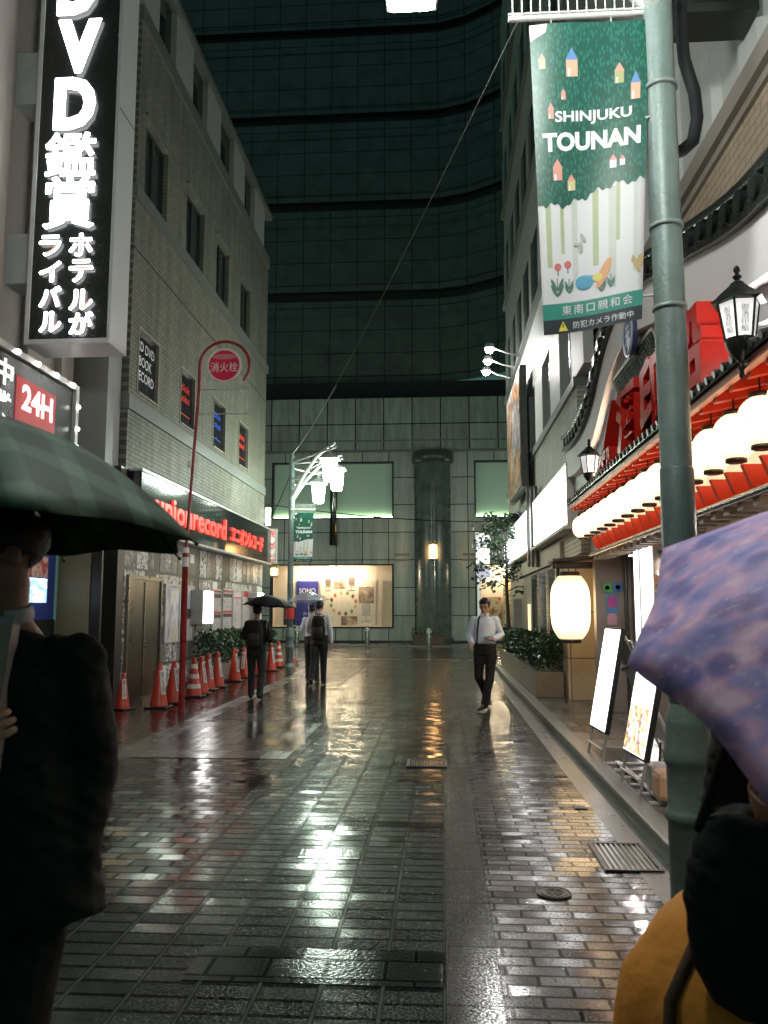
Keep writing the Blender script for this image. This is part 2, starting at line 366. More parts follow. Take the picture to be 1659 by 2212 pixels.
# rounded corner where the strip turns right into the crossing street
mb = MB(); N = 14
inn = [(0.245 + .9*(1-math.cos(a)), 25.4 + .9*math.sin(a)) for a in [math.pi/2*i/N for i in range(N+1)]]
out = [(0.0 + 1.145*(1-math.cos(a)), 25.4 + 1.145*math.sin(a)) for a in [math.pi/2*i/N for i in range(N+1)]]
for i in range(N):
    mb.quad((*out[i], .004), (*inn[i], .004), (*inn[i+1], .004), (*out[i+1], .004))
mb.quad((1.145, 26.545, .004), (1.145, 26.3, .004), (9, 26.3, .004), (9, 26.545, .004))
o = mb.build('street', wet_strip); o['kind'] = 'structure'
sheet('street', [(0, 25.4)] + [p for p in out[1:]] + [(9, 26.545), (9, 27.3), (0, 27.3)], wet_cross)
sheet('pavement', inn[::-1] + [(.245, 25.4), (1.37, 25.4), (9, 25.9), (9, 26.3)] if False else [(.245, 25.9), (9, 25.9), (9, 26.3)] + inn[::-1][:-3], wet_brick, -.002)
sheet('road', rect(-40, 40, 27.3, 27.62), wet_pale)
sheet('road', rect(-40, 40, 27.62, 36.6), wet_cross)
sheet('pavement', rect(-40, 40, 36.6, 40.3), wet_pale, .03)
mb = MB(); mb.box(-40, 40, 36.5, 36.6, -.05, .06); o = mb.build('kerb', mat('kerb_stone', (.2,.2,.18), .35, 0, .3, 5, .3)); o['kind'] = 'structure'
# darker patches laid in the crossing street, pale patch bricks by the old works
sheet('road_patch', rect(-3.4, -1.9, 28.4, 31.0), wet_dark, .004)
sheet('road_patch', [(-1.65, 27.8), (2.4, 27.8), (1.6, 33.5), (-1.25, 33.5)], wet_dark, .004)
sheet('street_patch', rect(-1.70, -1.2, 14.6, 15.3), wet_brown, .004)
sheet('street_patch', rect(-.45, -.02, 8.05, 8.45), wet_brown, .004)
smooth_wet = bricks('worn_wet_paver', (.012,.016,.015), (.022,.027,.025), (.004,.005,.005), .265, .2, .012, 'xy', rough=.10, bump=.9, rvar=.03, fine=.3, fscale=60, spec=.5)
sheet('street_patch', rect(-1.15, 0, 3.75, 4.12), smooth_wet, .003)
sheet('street_patch', rect(-.95, -.55, 5.55, 5.75), smooth_wet, .003)
sheet('street_patch', rect(-3.45, -1.7, 9.6, 12.0), bricks('wet_dark_small', (.03,.035,.03), (.05,.055,.05), (.11,.11,.1), .26, .5, .012, 'xy', rough=.16, bump=.5, rvar=.08, fine=.2, spec=.6), .004)
sheet('street_patch', rect(-3.45, -1.7, 9.1, 9.6), wet_pale, .004)
sheet('street_patch', rect(-3.0, -2.2, 12.0, 24.0), wet_dark, .004)
# raised terrace of the restaurant side
mb = MB(); mb.box(1.45, 1.62, -8, 25.9, -.05, .09); o = mb.build('kerb', MATS['kerb_stone'], bevel=.012); o['kind'] = 'structure'
mb = MB(); mb.box(1.62, 9.5, -8, 25.9, -.05, .082); o = mb.build('terrace', wet_terrace); o['kind'] = 'structure'
# white paint mark on the near pavers
sheet('paint_mark', [(-1.96, 3.40), (-1.80, 3.40), (-1.78, 3.47), (-1.94, 3.48)], mat('worn_paint', (.55,.55,.5), .5, 0, .5, 30), .005)

# ================================================================ drain grates and covers
iron = mat('wet_cast_iron', (.035,.036,.034), .3, .8, .4, 30, .4, 90)
def grate(loc, w, d, n, label, along='y'):
    t = thing('drain_grate', label, 'drain grate', loc)
    f = MB(); e = .025
    f.box(loc[0]-w/2, loc[0]+w/2, loc[1]-d/2, loc[1]-d/2+e, .0, .012); f.box(loc[0]-w/2, loc[0]+w/2, loc[1]+d/2-e, loc[1]+d/2, .0, .012)
    f.box(loc[0]-w/2, loc[0]-w/2+e, loc[1]-d/2+e, loc[1]+d/2-e, .0, .012); f.box(loc[0]+w/2-e, loc[0]+w/2, loc[1]-d/2+e, loc[1]+d/2-e, .0, .012)
    f.build('frame', iron, t)
    b = MB()
    for i in range(n):
        x = loc[0]-w/2+e + (w-2*e)*(i+.5)/n; b.box(x-.006, x+.006, loc[1]-d/2+e, loc[1]+d/2-e, .001, .010)
    b.build('bars', mat('grate_bar', (.16,.15,.13), .25, .9, .4, 30), t)
    k = MB(); k.quad((loc[0]-w/2+e, loc[1]-d/2+e, .0025), (loc[0]+w/2-e, loc[1]-d/2+e, .0025), (loc[0]+w/2-e, loc[1]+d/2-e, .0025), (loc[0]-w/2+e, loc[1]+d/2-e, .0025)); k.build('pit', dark_slot, t)
grate((-.17, 8.95, .005), .42, .42, 14, 'small iron drain grate in the middle of the dark paving')
grate((1.17, 5.72, .005), .36, .62, 9, 'iron drain grate by the kerb near the banner pole')
def cover(x, y, r, label):
    m = MB(); m.lathe([(0,.0065),(r*.55,.0065),(r*.57,.009),(r*.8,.009),(r*.82,.006),(r*.9,.006),(r*.92,.010),(r,.010),(r,.002)], (x,y,0), 28)
    for k in range(6):
        a = k*math.pi/3; m.obox((x+r*.15*math.cos(a), y+r*.15*math.sin(a), .006), (r*.3*math.cos(a), r*.3*math.sin(a), 0), (-.012*math.sin(a), .012*math.cos(a), 0), (0,0,.004))
    tag(m.build('manhole_cover', iron), label, 'manhole cover')
cover(.62, 4.98, .10, 'small round iron valve cover in the wet brick paving')
m = MB(); m.box(1.06, 1.16, 7.02, 7.14, .001, .007); m.box(1.075, 1.145, 7.04, 7.12, .007, .010); tag(m.build('valve_cover', iron, bevel=.003), 'small square dark cover plate near the kerb, beyond the big grate', 'valve cover')

# ================================================================ FAR DEPARTMENT STORE (across the crossing street)
FY = 40.0
granite = bricks('granite_cladding', (.36,.40,.34), (.44,.48,.41), (.03,.035,.03), 1.28, 1.34, .022, 'xz', rough=.35, bump=.5, off=0, dirt=.35, stretch=True)
granite2 = bricks('granite_cladding_big', (.27,.30,.26), (.38,.42,.36), (.03,.035,.03), 1.40, 1.34, .03, 'xz', rough=.35, bump=.5, off=0, dirt=.5, stretch=True)
dark_tile = bricks('dark_curtain_wall', (.082,.106,.096), (.10,.124,.113), (.045,.058,.052), 1.45, 1.25, .03, 'xz', rough=.4, bump=.15, off=0, dirt=.4)
black_gap = mat('black_recess', (.008,.010,.010), .5)
black_frame = mat('black_frame', (.015,.016,.015), .35, .3)
bld = thing('department_store', 'tall dark building with curved upper wall closing the end of the street', 'building', (0, FY, 0))
GW = [(594, 850, 997.6, 1116.5), (1024, 1285, 992, 1111)]
DW = [(600, 850, 1219, 1357), (1048, 1290, 1215, 1356)]
def wxz(px, py): v = at(px, py, Y=FY); return v.x, v.z
# the granite front with openings cut out
xs = [-16, -8.35, -2.31, 1.6, 8.5, 14]
w = MB()
gz0, gz1 = 6.08, 8.86; dz0, dz1 = .74, 3.82
for a, b_ in ((0, 1), (2, 3), (4, 5)): w.box(xs[a], xs[b_], FY, FY+.6, 0, 9.3)
for a, b_ in ((1, 2), (3, 4)):
    w.box(xs[a], xs[b_], FY, FY+.6, .0, dz0); w.box(xs[a], xs[b_], FY, FY+.6, dz1, gz0); w.box(xs[a], xs[b_], FY, FY+.6, gz1, 9.3)
wl = w.build('wall', granite, bld)
w = MB(); w.box(-16, 14, FY-.02, FY+.6, 9.42, 12.07); w.build('upper_wall', granite2, bld)
w = MB(); w.box(-16, 14, FY-.12, FY+.5, 9.3, 9.42); w.box(-16, 14, FY-.07, FY+.4, 9.85, 9.92); w.build('cornice', mat('grey_stone_trim', (.16,.17,.155), .4), bld)
w = MB(); w.box(-16, 14, FY-.25, FY, 0, .16, 0); w.build('plinth', mat('dark_plinth', (.03,.03,.028), .25), bld)
w = MB(); w.box(-16, 14, FY+1.2, FY+1.5, 12.07, 13.2); w.box(-16, 14, FY+.6, FY+1.5, 11.9, 12.07); w.build('recess', black_gap, bld)
# curved curtain wall above: storeys with bands, the ledge shadow put into their dark colour
def prof(x): return FY+2 - (max(0, x+.6)**2)/9.0
cols = [-17.4 + 1.45*i for i in range(19)]
for k in range(7):
    z0 = 13.35 + 5.04*k
    w = MB(); ww = MB()
    for i in range(len(cols)-1):
        a, b_ = cols[i], cols[i+1]
        w.quad((a, prof(a), z0), (b_, prof(b_), z0), (b_, prof(b_), z0+4.5), (a, prof(a), z0+4.5))
        w.quad((a, prof(a)-.06, z0+.4), (b_, prof(b_)-.06, z0+.4), (b_, prof(b_)-.06, z0+.52), (a, prof(a)-.06, z0+.52))
        w.quad((a, prof(a)-.06, z0+3.6), (b_, prof(b_)-.06, z0+3.6), (b_, prof(b_)-.06, z0+3.7), (a, prof(a)-.06, z0+3.7))
        ww.quad((a, prof(a)+.35, z0+4.5), (b_, prof(b_)+.35, z0+4.5), (b_, prof(b_)+.35, z0+5.04), (a, prof(a)+.35, z0+5.04))
        ww.quad((a, prof(a), z0+4.5), (b_, prof(b_), z0+4.5), (b_, prof(b_)+.35, z0+4.5), (a, prof(a)+.35, z0+4.5))
        ww.quad((a, prof(a)+.35, z0+5.04), (b_, prof(b_)+.35, z0+5.04), (b_, prof(b_), z0+5.04), (a, prof(a), z0+5.04))
    w.build('storey_wall', dark_tile, bld); ww.build('dark_band', mat('dark_band', (.022,.032,.029), .6), bld)
# tall green-lit windows: glass with a light trough at the bottom
green_glass = emit('green_lit_glass', (.36,.62,.46), .085, (.42,.52,.42), .2, .35)
for (a, b_) in ((1, 2), (3, 4)):
    x0, x1 = xs[a], xs[b_]
    p = MB(); p.box(x0, x1, FY+.35, FY+.4, gz0+.06, gz1); wn = p.build('window', green_glass, bld)
    f = MB(); f.box(x0, x0+.08, FY+.02, FY+.35, gz0, gz1); f.box(x1-.08, x1, FY+.02, FY+.35, gz0, gz1); f.box(x0+.08, x1-.08, FY+.02, FY+.35, gz1-.07, gz1); f.box(x0+.08, x1-.08, FY-.03, FY+.30, gz0-.06, gz0+.02)
    f.build('frame', black_frame, wn)
    g = MB(); g.box(x0+.1, x1-.1, FY+.26, FY+.34, gz0+.02, gz0+.07); g.build('light_trough', emit('trough_light', (.72,1,.58), 34), wn)
# shop windows: lit display boxes
cream_wall = mat('display_back_wall', (.82,.70,.56), .6, 0, .06, 2)
for wi, (a, b_) in enumerate(((1, 2), (3, 4))):
    x0, x1 = xs[a], xs[b_]
    p = MB(); d = .9
    p.quad((x0, FY+d, dz0), (x1, FY+d, dz0), (x1, FY+d, dz1), (x0, FY+d, dz1)); p.quad((x0, FY+.12, dz0), (x1, FY+.12, dz0), (x1, FY+d, dz0), (x0, FY+d, dz0))
    p.quad((x0, FY+.12, dz1), (x0, FY+d, dz1), (x1, FY+d, dz1), (x1, FY+.12, dz1)); p.quad((x0, FY+.12, dz0), (x0, FY+d, dz0), (x0, FY+d, dz1), (x0, FY+.12, dz1)); p.quad((x1, FY+d, dz0), (x1, FY+.12, dz0), (x1, FY+.12, dz1), (x1, FY+d, dz1))
    wn = p.build('display_window', cream_wall, bld)
    f = MB(); t = .09
    f.box(x0, x0+t*1.6, FY-.03, FY+.12, dz0, dz1); f.box(x1-t, x1, FY-.03, FY+.12, dz0, dz1); f.box(x0+t*1.6, x1-t, FY-.03, FY+.12, dz1-t*.8, dz1); f.box(x0+t*1.6, x1-t, FY-.06, FY+.12, dz0, dz0+.06)
    f.build('frame', black_frame, wn)
    for q in ((655, 670, 712, 727, 751, 769) if wi == 0 else (1060, 1085, 1110, 1140)):
        x = at(q, 1231, Y=FY+.4).x; s = MB()
        s.tube((x, FY+.4, dz1), (x, FY+.4, dz1-.2), .02, 8); s.lathe([(.05,0),(.07,-.05),(.075,-.12)], (x, FY+.4, dz1-.16), 12)
        sl = s.build('spotlight', mat('white_fitting', (.7,.7,.68), .4), wn)
        s = MB(); s.ball((x, FY+.4, dz1-.30), .062); s.build('bulb', emit('warm_spot_bulb', (1,.80,.52), 620), wn)
# columns: dark glass-clad drum with pilasters and a cap
cl = MB(); cx0 = -.40; cy = FY-.15
cl.lathe([(.86,.0),(.86,9.2)], (cx0, cy+.25, 0), 40); c1 = cl.build('column', mat('dark_green_granite_polish', (.10,.12,.11), .28, 0, .3, 2), bld)
k = MB(); k.lathe([(.9,8.7),(1.02,8.75),(1.02,9.22),(.95,9.28)], (cx0, cy+.25, 0), 40); k.build('cap', mat('dark_cap', (.05,.056,.052), .3), c1)
k = MB(); k.lathe([(.95,.0),(.95,.28),(.88,.34)], (cx0, cy+.25, 0), 40); k.build('base', mat('dark_cap', (.05,.056,.052), .3), c1)
k = MB()
for dx in (-.07, .07): k.tube((cx0+dx, cy-.66, 5.0 if dx < 0 else .6), (cx0+dx, cy-.66, 8.9), .025, 8)
k.build('chrome_tube', mat('chrome', (.6,.6,.58), .12, 1.0), c1)
for x0 in (-2.1, 1.05):
    w = MB(); w.box(x0-.1 if x0 < 0 else x0, x0+.5, FY-.06, FY, 0, 9.3); pl = w.build('pilaster', granite, bld)
    w = MB(); w.box(x0-.15 if x0 < 0 else x0-.05, x0+.55, FY-.14, FY-.06, 3.95, 4.05); w.box(x0-.15 if x0 < 0 else x0-.05, x0+.55, FY-.14, FY-.06, 4.2, 4.32); w.build('moulding', MATS['grey_stone_trim'], pl)
# chrome mullion drum hanging in front of the left green window
m = MB(); xm = at(721, 1117, Y=FY-.1).x
m.lathe([(.17,4.72),(.19,4.75),(.19,8.5)], (xm, FY-.2, 0), 24); tag(m.build('mullion_drum', mat('dark_chrome', (.16,.165,.15), .15, 1.0), bld))
# brass wall lantern on the column
t = thing('wall_lantern', 'glowing brass wall lantern on the dark round column', 'lantern', (-.40, FY-.95, 3.95))
L = t.location
m = MB()
for z in (.0, .72): m.lathe([(.2, z),(.24, z+.03),(.2, z+.06)], (L.x, L.y, L.z), 16)
for k_ in range(6):
    a = k_*math.pi/3; m.tube((L.x+.2*math.cos(a), L.y+.2*math.sin(a), L.z+.0), (L.x+.2*math.cos(a), L.y+.2*math.sin(a), L.z+.9), .014, 6)
m.box(L.x-.05, L.x+.05, L.y+.15, L.y+.34, L.z+.3, L.z+.5)
m.build('cage', mat('brass', (.5,.33,.12), .3, 1.0), t)
m = MB(); m.lathe([(.13,.06),(.15,.12),(.15,.66),(.12,.71)], (L.x, L.y, L.z), 18); m.build('glass_tube', emit('amber_lamp', (1,.5,.18), 45), t)
# things on show in the left window
def board(name, label, cat, q, Y, m, group=None, th=.03):
    a, c = at(q[0], q[1], Y=Y), at(q[2], q[3], Y=Y)
    mb = MB(); mb.box(a.x, c.x, Y-th, Y, c.z, a.z)
    o = mb.build(name, m); tag(o, label, cat, group); return o, a, c
YB = FY+.86
blue = mat('show_blue', (.03,.03,.22), .4)
t = thing('blue_poster', 'tall blue poster with white lettering in the lit shop window', 'poster', at(667, 1355, Y=YB))
a, c = at(641, 1255, Y=YB), at(687, 1352, Y=YB)
m = MB(); m.box(a.x, c.x, YB-.03, YB, c.z, a.z); m.build('panel', blue, t)
m = MB(); put_text(m, 'SOHO', ((a.x+c.x)/2, YB-.031, at(665, 1276, Y=YB).z), XR, ZU, w=.82, h=.24); put_text(m, 'ルーム', ((a.x+c.x)/2+.1, YB-.031, at(665, 1325, Y=YB).z), XR, ZU, w=.6)
m.build('lettering', mat('print_white', (.8,.8,.78), .5), t)
pic_bw = picture('print_sepia', [(.10,.07,.05), (.32,.22,.16), (.62,.48,.36)], 2.5)
t, a, c = board('notice_board', 'dark notice board standing beside the tall blue poster in the lit shop window', 'notice board', (613, 1312, 639, 1350), FY+.7, mat('slate', (.02,.025,.035), .5))
m = MB(); put_text(m, 'SOHO', ((a.x+c.x)/2, FY+.669, a.z-.25), XR, ZU, w=.4); put_text(m, '北一ルーム', ((a.x+c.x)/2, FY+.669, a.z-.5), XR, ZU, w=.45); m.build('lettering', MATS['print_white'], t)
t, a, c = board('display_board', 'large white board of furniture photographs in the lit shop window', 'display board', (694, 1253, 812, 1353), YB, mat('white_board', (.75,.66,.54), .5))
for q in ((721, 1253, 747, 1272), (775, 1268, 808, 1303), (737, 1331, 772, 1351)):
    m = MB(); p, r_ = at(q[0], q[1], Y=YB), at(q[2], q[3], Y=YB); m.box(p.x, r_.x, YB-.04, YB-.031, r_.z, p.z); m.build('photograph', pic_bw, t)
def chair_print(mb, x, z, s):
    f = YB-.036
    mb.poly([(x-.20*s, f, z+.30*s), (x-.15*s, f, z-.02*s), (x+.15*s, f, z-.02*s), (x+.20*s, f, z+.30*s), (x+.12*s, f, z+.42*s), (x-.12*s, f, z+.42*s)], (0,.004,0))
    mb.box(x-.2*s, x+.2*s, f, f+.004, z-.10*s, z-.04*s); mb.box(x-.02*s, x+.02*s, f, f+.004, z-.3*s, z-.1*s); mb.box(x-.2*s, x+.2*s, f, f+.004, z-.35*s, z-.30*s)
m = MB(); chair_print(m, at(709,1258,Y=YB).x, at(709,1265,Y=YB).z, .8); chair_print(m, at(760,1258,Y=YB).x, at(760,1263,Y=YB).z, .9); m.build('chair_pictures', mat('print_dark', (.12,.09,.07), .5), t)
m = MB(); chair_print(m, at(791,1325,Y=YB).x, at(791,1325,Y=YB).z, 1.2); m.build('pale_chair_picture', mat('print_grey', (.5,.46,.4), .5), t)
ctr = at(742, 1303, Y=YB); inks = [mat('ink_orange', (.55,.17,.05)), mat('ink_brown', (.2,.1,.06)), mat('ink_green', (.2,.3,.12)), mat('ink_yellow', (.6,.42,.2))]
m = MB()
for k in range(12):
    a = 2*math.pi*k/12 + .2; m.ball((ctr.x+.62*math.cos(a), YB-.034, ctr.z+.52*math.sin(a)), .075, .006, .10, 10, 6, k % 4)
m.build('chair_ring', inks, t)
m = MB(); m.box(at(822,1240,Y=YB).x, at(826,1240,Y=YB).x, YB-.12, YB, dz0, at(822,1252,Y=YB).z); tag(m.build('easel_post', cream_wall), 'slim cream post standing beside the furniture display board', 'post')
# right-hand shop window: warm shop with shelves behind the tree
for k, (q0, q1, y0, y1, mm) in enumerate(((1050, 1082, 1290, 1352, picture('warm_goods', [(.25,.12,.05), (.6,.35,.15), (.75,.6,.4), (.12,.08,.05)], 3)), (1086, 1118, 1228, 1352, MATS['warm_goods']))):
    board('goods_shelf', ('low' if k == 0 else 'tall')+' shelf of warm-lit goods in the shop window behind the tree', 'shelf', (q0, y0, q1, y1), YB, mm, th=.25)
# kerb-side steel bollards
steel = mat('brushed_steel', (.5,.5,.47), .25, 1.0, .2, 20)
def bollard(px, py, label):
    p = at(px, py, Z=.0); p.z = 0
    t = thing('bollard', label, 'bollard', p, 'steel bollards in front of the far building')
    m = MB(); m.lathe([(.10,0),(.10,.85),(.09,.89),(.0,.905)], p, 20); m.build('post', steel, t)
    m = MB(); m.lathe([(.102,.70),(.103,.71),(.103,.78),(.102,.79)], p, 20); m.build('reflective_band', mat('reflector', (.8,.75,.55), .3), t)
bollard(641, 1396, 'steel bollard between the lamp post and the hedge bed, before the lit shop window'); bollard(793, 1397, 'steel bollard standing before the lit shop window, clear of people'); bollard(927, 1405, 'steel bollard in front of the dark round column')
for px, lab in ((912, 'square brown planter at the column foot, on the shop window side of the bollard'), (945, 'square brown planter at the column foot, on the sign post side of the bollard')):
    p = at(px, 1392, Z=.03); m = MB(); m.box(p.x-.42, p.x+.3, 38.2, 38.8, .03, .5); m.box(p.x-.46, p.x+.34, 38.16, 38.84, .42, .5)
    t = thing('planter', lab, 'planter', (p.x, 38.5, .03), 'planters at the column foot'); m.build('pot', mat('brown_pot', (.12,.07,.045), .5), t)
    g = MB()
    for i in range(90):
        a = Vector((p.x-.05+random.uniform(-.38,.3), 38.5+random.uniform(-.28,.28), .5+random.uniform(0,.28))); s = .06
        d1 = Vector((random.uniform(-1,1), random.uniform(-1,1), random.uniform(-.3,1))).normalized()*s; d2 = d1.cross(Vector((random.uniform(-1,1), random.uniform(-1,1), .3))).normalized()*s*.6
        g.quad(a, a+d1*.6+d2, a+d1*1.6, a+d1*.6-d2)
    g.build('foliage', mat('leaf_green', (.035,.09,.03), .45, 0, .5, 8), t)
# second wall beyond on the far left so that the street ends in buildings
# ================================================================ LEFT: RECORD SHOP BUILDING (facade on x = -5.55)
LX = -5.55; Y0 = 14.07; Y1 = 25.5
def L3(zx, zy, X=LX): return at((400+zx/2.37)/1.8228, (2000+zy/2.37)/1.8228, X=X)     # from the enlarged ground-floor view
def L1(zx, zy, X=LX): return at(zx/1.4745/1.8228, zy/1.4745/1.8228, X=X)
def L2(zx, zy, X=LX): return at(zx/1.4745/1.8228, (1300+zy/1.4745)/1.8228, X=X)
tile_y = bricks('cream_tile_street_side', (.20,.205,.165), (.255,.257,.205), (.125,.127,.10), .235, .082, .008, 'yz', rough=.55, bump=.45, dirt=.4, stretch=True, spec=.2)
tile_x = bricks('cream_tile_end_side', (.36,.29,.20), (.46,.38,.27), (.16,.14,.11), .235, .082, .008, 'xz', rough=.4, bump=.8, dirt=.35, stretch=True)
ledge_m = mat('grey_ledge_stone', (.17,.185,.17), .45, 0, .3, 5, .2)
rec = thing('record_shop_building', 'cream tiled corner building with black fascia and poster-covered ground floor', 'building', (LX, Y0, 0))
TOP = 14.6; D = .25
win1 = []   # first floor openings (y0,y1)
for a, b_ in ((294, 341), (389, 421), (461, 488), (517, 538)):
    win1.append((at(a, 860, X=LX).y, at(b_, 880, X=LX).y))
win2 = []
for a, b_ in ((312, 361), (405, 443), (472, 498), (525, 545)):
    win2.append((at(a, 400, X=LX).y, at(b_, 440, X=LX).y))
def facade(zlo, zhi, holes, zh0, zh1, name, m):
    w = MB(); y = Y0
    for (a, b_) in holes:
        w.box(LX-.3, LX, y, a, zlo, zhi); w.box(LX-.3, LX, a, b_, zlo, zh0); w.box(LX-.3, LX, a, b_, zh1, zhi); y = b_
    w.box(LX-.3, LX, y, Y1, zlo, zhi); return w.build(name, m, rec)
facade(4.09, 5.17, [], 0, 0, 'wall', tile_y)
facade(5.43, 9.12, win1, 5.56, 6.83, 'wall', tile_y)
facade(9.36, 12.62, win2, 9.46, 10.92, 'wall', tile_y)
w = MB(); w.box(LX-.3, LX+.035, Y0-.035, Y1+.02, 5.17, 5.43); w.box(LX-.3, LX+.06, Y0-.06, Y1+.02, 9.12, 9.36); w.box(LX-.3, LX+.05, Y0-.05, Y1+.02, 12.62, 12.95); w.build('ledge', ledge_m, rec)
w = MB(); w.box(LX-.06, LX+.006, Y0, Y1, 8.18, 8.21); w.build('joint', black_gap, rec)
w = MB(); w.box(LX-6, LX-.3, Y0, Y0+.3, 3.0, 12.62); w.build('end_wall', tile_x, rec); w = MB(); w.box(LX-6, LX-.3, Y1-.3, Y1, 0, 14.6); w.build('end_wall', tile_x, rec)
w = MB(); w.box(LX-6, LX, Y0+.3, Y1-.3, 14.45, TOP); w.box(LX-6, LX-.32, Y0+.3, Y1-.3, 3.9, 4.0); w.build('roof', ledge_m, rec)
# top floor: dark strip glazing between pale piers
w = MB(); w.box(LX-.35, LX-.12, Y0, Y1, 12.95, 14.3); w.build('window', glass('dark_glass'), rec)
pier = mat('pale_pier', (.42,.44,.41), .5, 0, .2, 3)
for a, b_ in ((300, 335), (374, 413), (446, 476), (506, 530), (552, 574)):
    p = MB(); p.box(LX-.12, LX+.01, at(a, 300, X=LX).y, min(Y1, at(b_, 300, X=LX).y), 12.95, 14.3); p.build('pier', pier, rec)
w = MB(); w.box(LX-.3, LX+.10, Y0-.1, Y1+.05, 14.3, 14.45); w.build('parapet', ledge_m, rec)
# windows
wframe = mat('window_frame_beige', (.30,.28,.23), .4, .2)
vinyl = mat('black_vinyl', (.012,.013,.014), .25)
wtxt = [(('CD DVD', 'BOOK', 'RECORD'), (.8,.8,.8), .12), (('disk', 'union', '—'), (.75,.03,.02), .25), (('disk', 'union', '—'), (.02,.10,.65), .3), (('union', 'record', '—'), (.8,.04,.03), .5)]
for i, (a, b_) in enumerate(win1):
    z0, z1 = 5.56, 6.83
    p = MB(); p.box(LX-.10, LX-.06, a, b_, z0, z1); wn = p.build('window', vinyl, rec)
    f = MB(); t = .05
    f.box(LX-.06, LX+.012, a, a+t, z0, z1); f.box(LX-.06, LX+.012, b_-t, b_, z0, z1); f.box(LX-.06, LX+.012, a+t, b_-t, z1-t, z1); f.box(LX-.06, LX+.03, a+t, b_-t, z0, z0+.04)
    f.build('frame', wframe, wn)
    l = MB(); words_, colr, es = wtxt[i]; wd = b_-a-2*t
    for k, s_ in enumerate(words_):
        zz = [z1-.30, z1-.58, z1-.86][k] if i == 0 else [z1-.38, z1-.62, z1-.98][k]
        big = (i == 0 or k < 2)
        put_text(l, s_, (LX-.059, (a+b_)/2 + (0.0 if i else -.02), zz), YF, ZU, w=wd*(.88 if i == 0 and k != 1 else .62 if big else .7), h=(.19 if i == 0 else .17) if big else .02, bold=.01)
    l.build('lettering', emit('vinyl_ink_%d' % i, colr, es, colr), wn)
for i, (a, b_) in enumerate(win2):
    z0, z1 = 9.46, 10.92
    p = MB(); p.box(LX-.2, LX-.16, a, b_, z0, z1); wn = p.build('window', glass('dusk_glass', (.05,.07,.07), .12), rec)
    f = MB(); t = .05
    f.box(LX-.16, LX-.1, a, a+t, z0, z1); f.box(LX-.16, LX-.1, b_-t, b_, z0, z1); f.box(LX-.16, LX-.1, a+t, b_-t, z1-t, z1); f.box(LX-.16, LX-.1, (a+b_)/2-.02, (a+b_)/2+.02, z0, z1-t)
    f.build('frame', mat('window_frame_dark', (.06,.065,.06), .4, .3), wn)
    f = MB(); f.box(LX, LX+.05, a-.05, b_+.05, z1+.05, z1+.10); f.build('lintel', ledge_m, wn)
# ground floor wall papered with record sleeves
GX = LX-.02
gy0, gy1 = Y0+.02, Y1
w = MB(); w.box(GX-.25, GX, gy0, gy1, 0, 3.1); gw = w.build('ground_floor_wall', mat('sleeve_base_grey', (.075,.075,.066), .4, 0, .5, 3), rec)
w = MB(); w.box(LX-.5, LX+.02, Y0-.25, Y0+.02, 0, 4.09); w.build('corner_post', mat('black_post', (.02,.021,.02), .35), rec)
slv = [picture('sleeve_print_a', [(.02,.02,.02), (.12,.12,.11), (.78,.77,.75), (.08,.08,.08)], 10), picture('sleeve_print_b', [(.5,.49,.45), (.06,.06,.06), (.36,.355,.34)], 12), picture('sleeve_print_c', [(.02,.02,.02), (.08,.08,.075), (.35,.345,.33)], 8), picture('sleeve_print_d', [(.82,.80,.77), (.75,.73,.7), (.03,.03,.03), (.3,.29,.28)], 15), mat('sleeve_flat_grey', (.13,.128,.112), .4), mat('sleeve_flat_white', (.8,.78,.75), .45), mat('sleeve_brown', (.15,.12,.09), .4)]
rnd = random.Random(11)
mbs = MB(); y = gy0+.1
def sleeve(ya, yb, za, zb, mi, lift): mbs.box(GX, GX+lift, ya, yb, za, zb, mi)
lift = 0
for row, (za, zb, ch) in enumerate(((2.35, 3.0, 0), (1.75, 2.33, 1), (1.15, 1.73, 1), (.55, 1.13, 1), (.05, .53, 1))):
    y = gy0+.12; k = 0
    while y < gy1-.3:
        wd = rnd.choice((.3, .34, .42, .58, .62)); wd = min(wd, gy1-.02-y)
        r = rnd.random()
        if row == 0 and y < 18.2: mi = 4 if r < .4 else rnd.choice((1, 0, 3, 2))
        elif row == 0: mi = rnd.choice((6, 0, 3, 1, 4))
        else: mi = 4 if r < .08 else 5 if r < .2 else rnd.choice((0, 1, 3, 3, 1, 3, 2))
        lift = .003 + .0015*((k*7+row*3) % 5)
        if rnd.random() > .08: sleeve(y+.01, y+wd-.01, za+rnd.uniform(0,.04), zb-rnd.uniform(0,.04), mi, lift)
        if mi == 4 and rnd.random() < .7:   # small white print on a grey sleeve
            mbs.box(GX+lift, GX+lift+.002, y+wd*.25, y+wd*.75, (za+zb)/2+rnd.uniform(-.1,.1), (za+zb)/2+.16, rnd.choice((3, 5, 1)))
        y += wd; k += 1
mbs.build('record_sleeve_print', slv, gw)
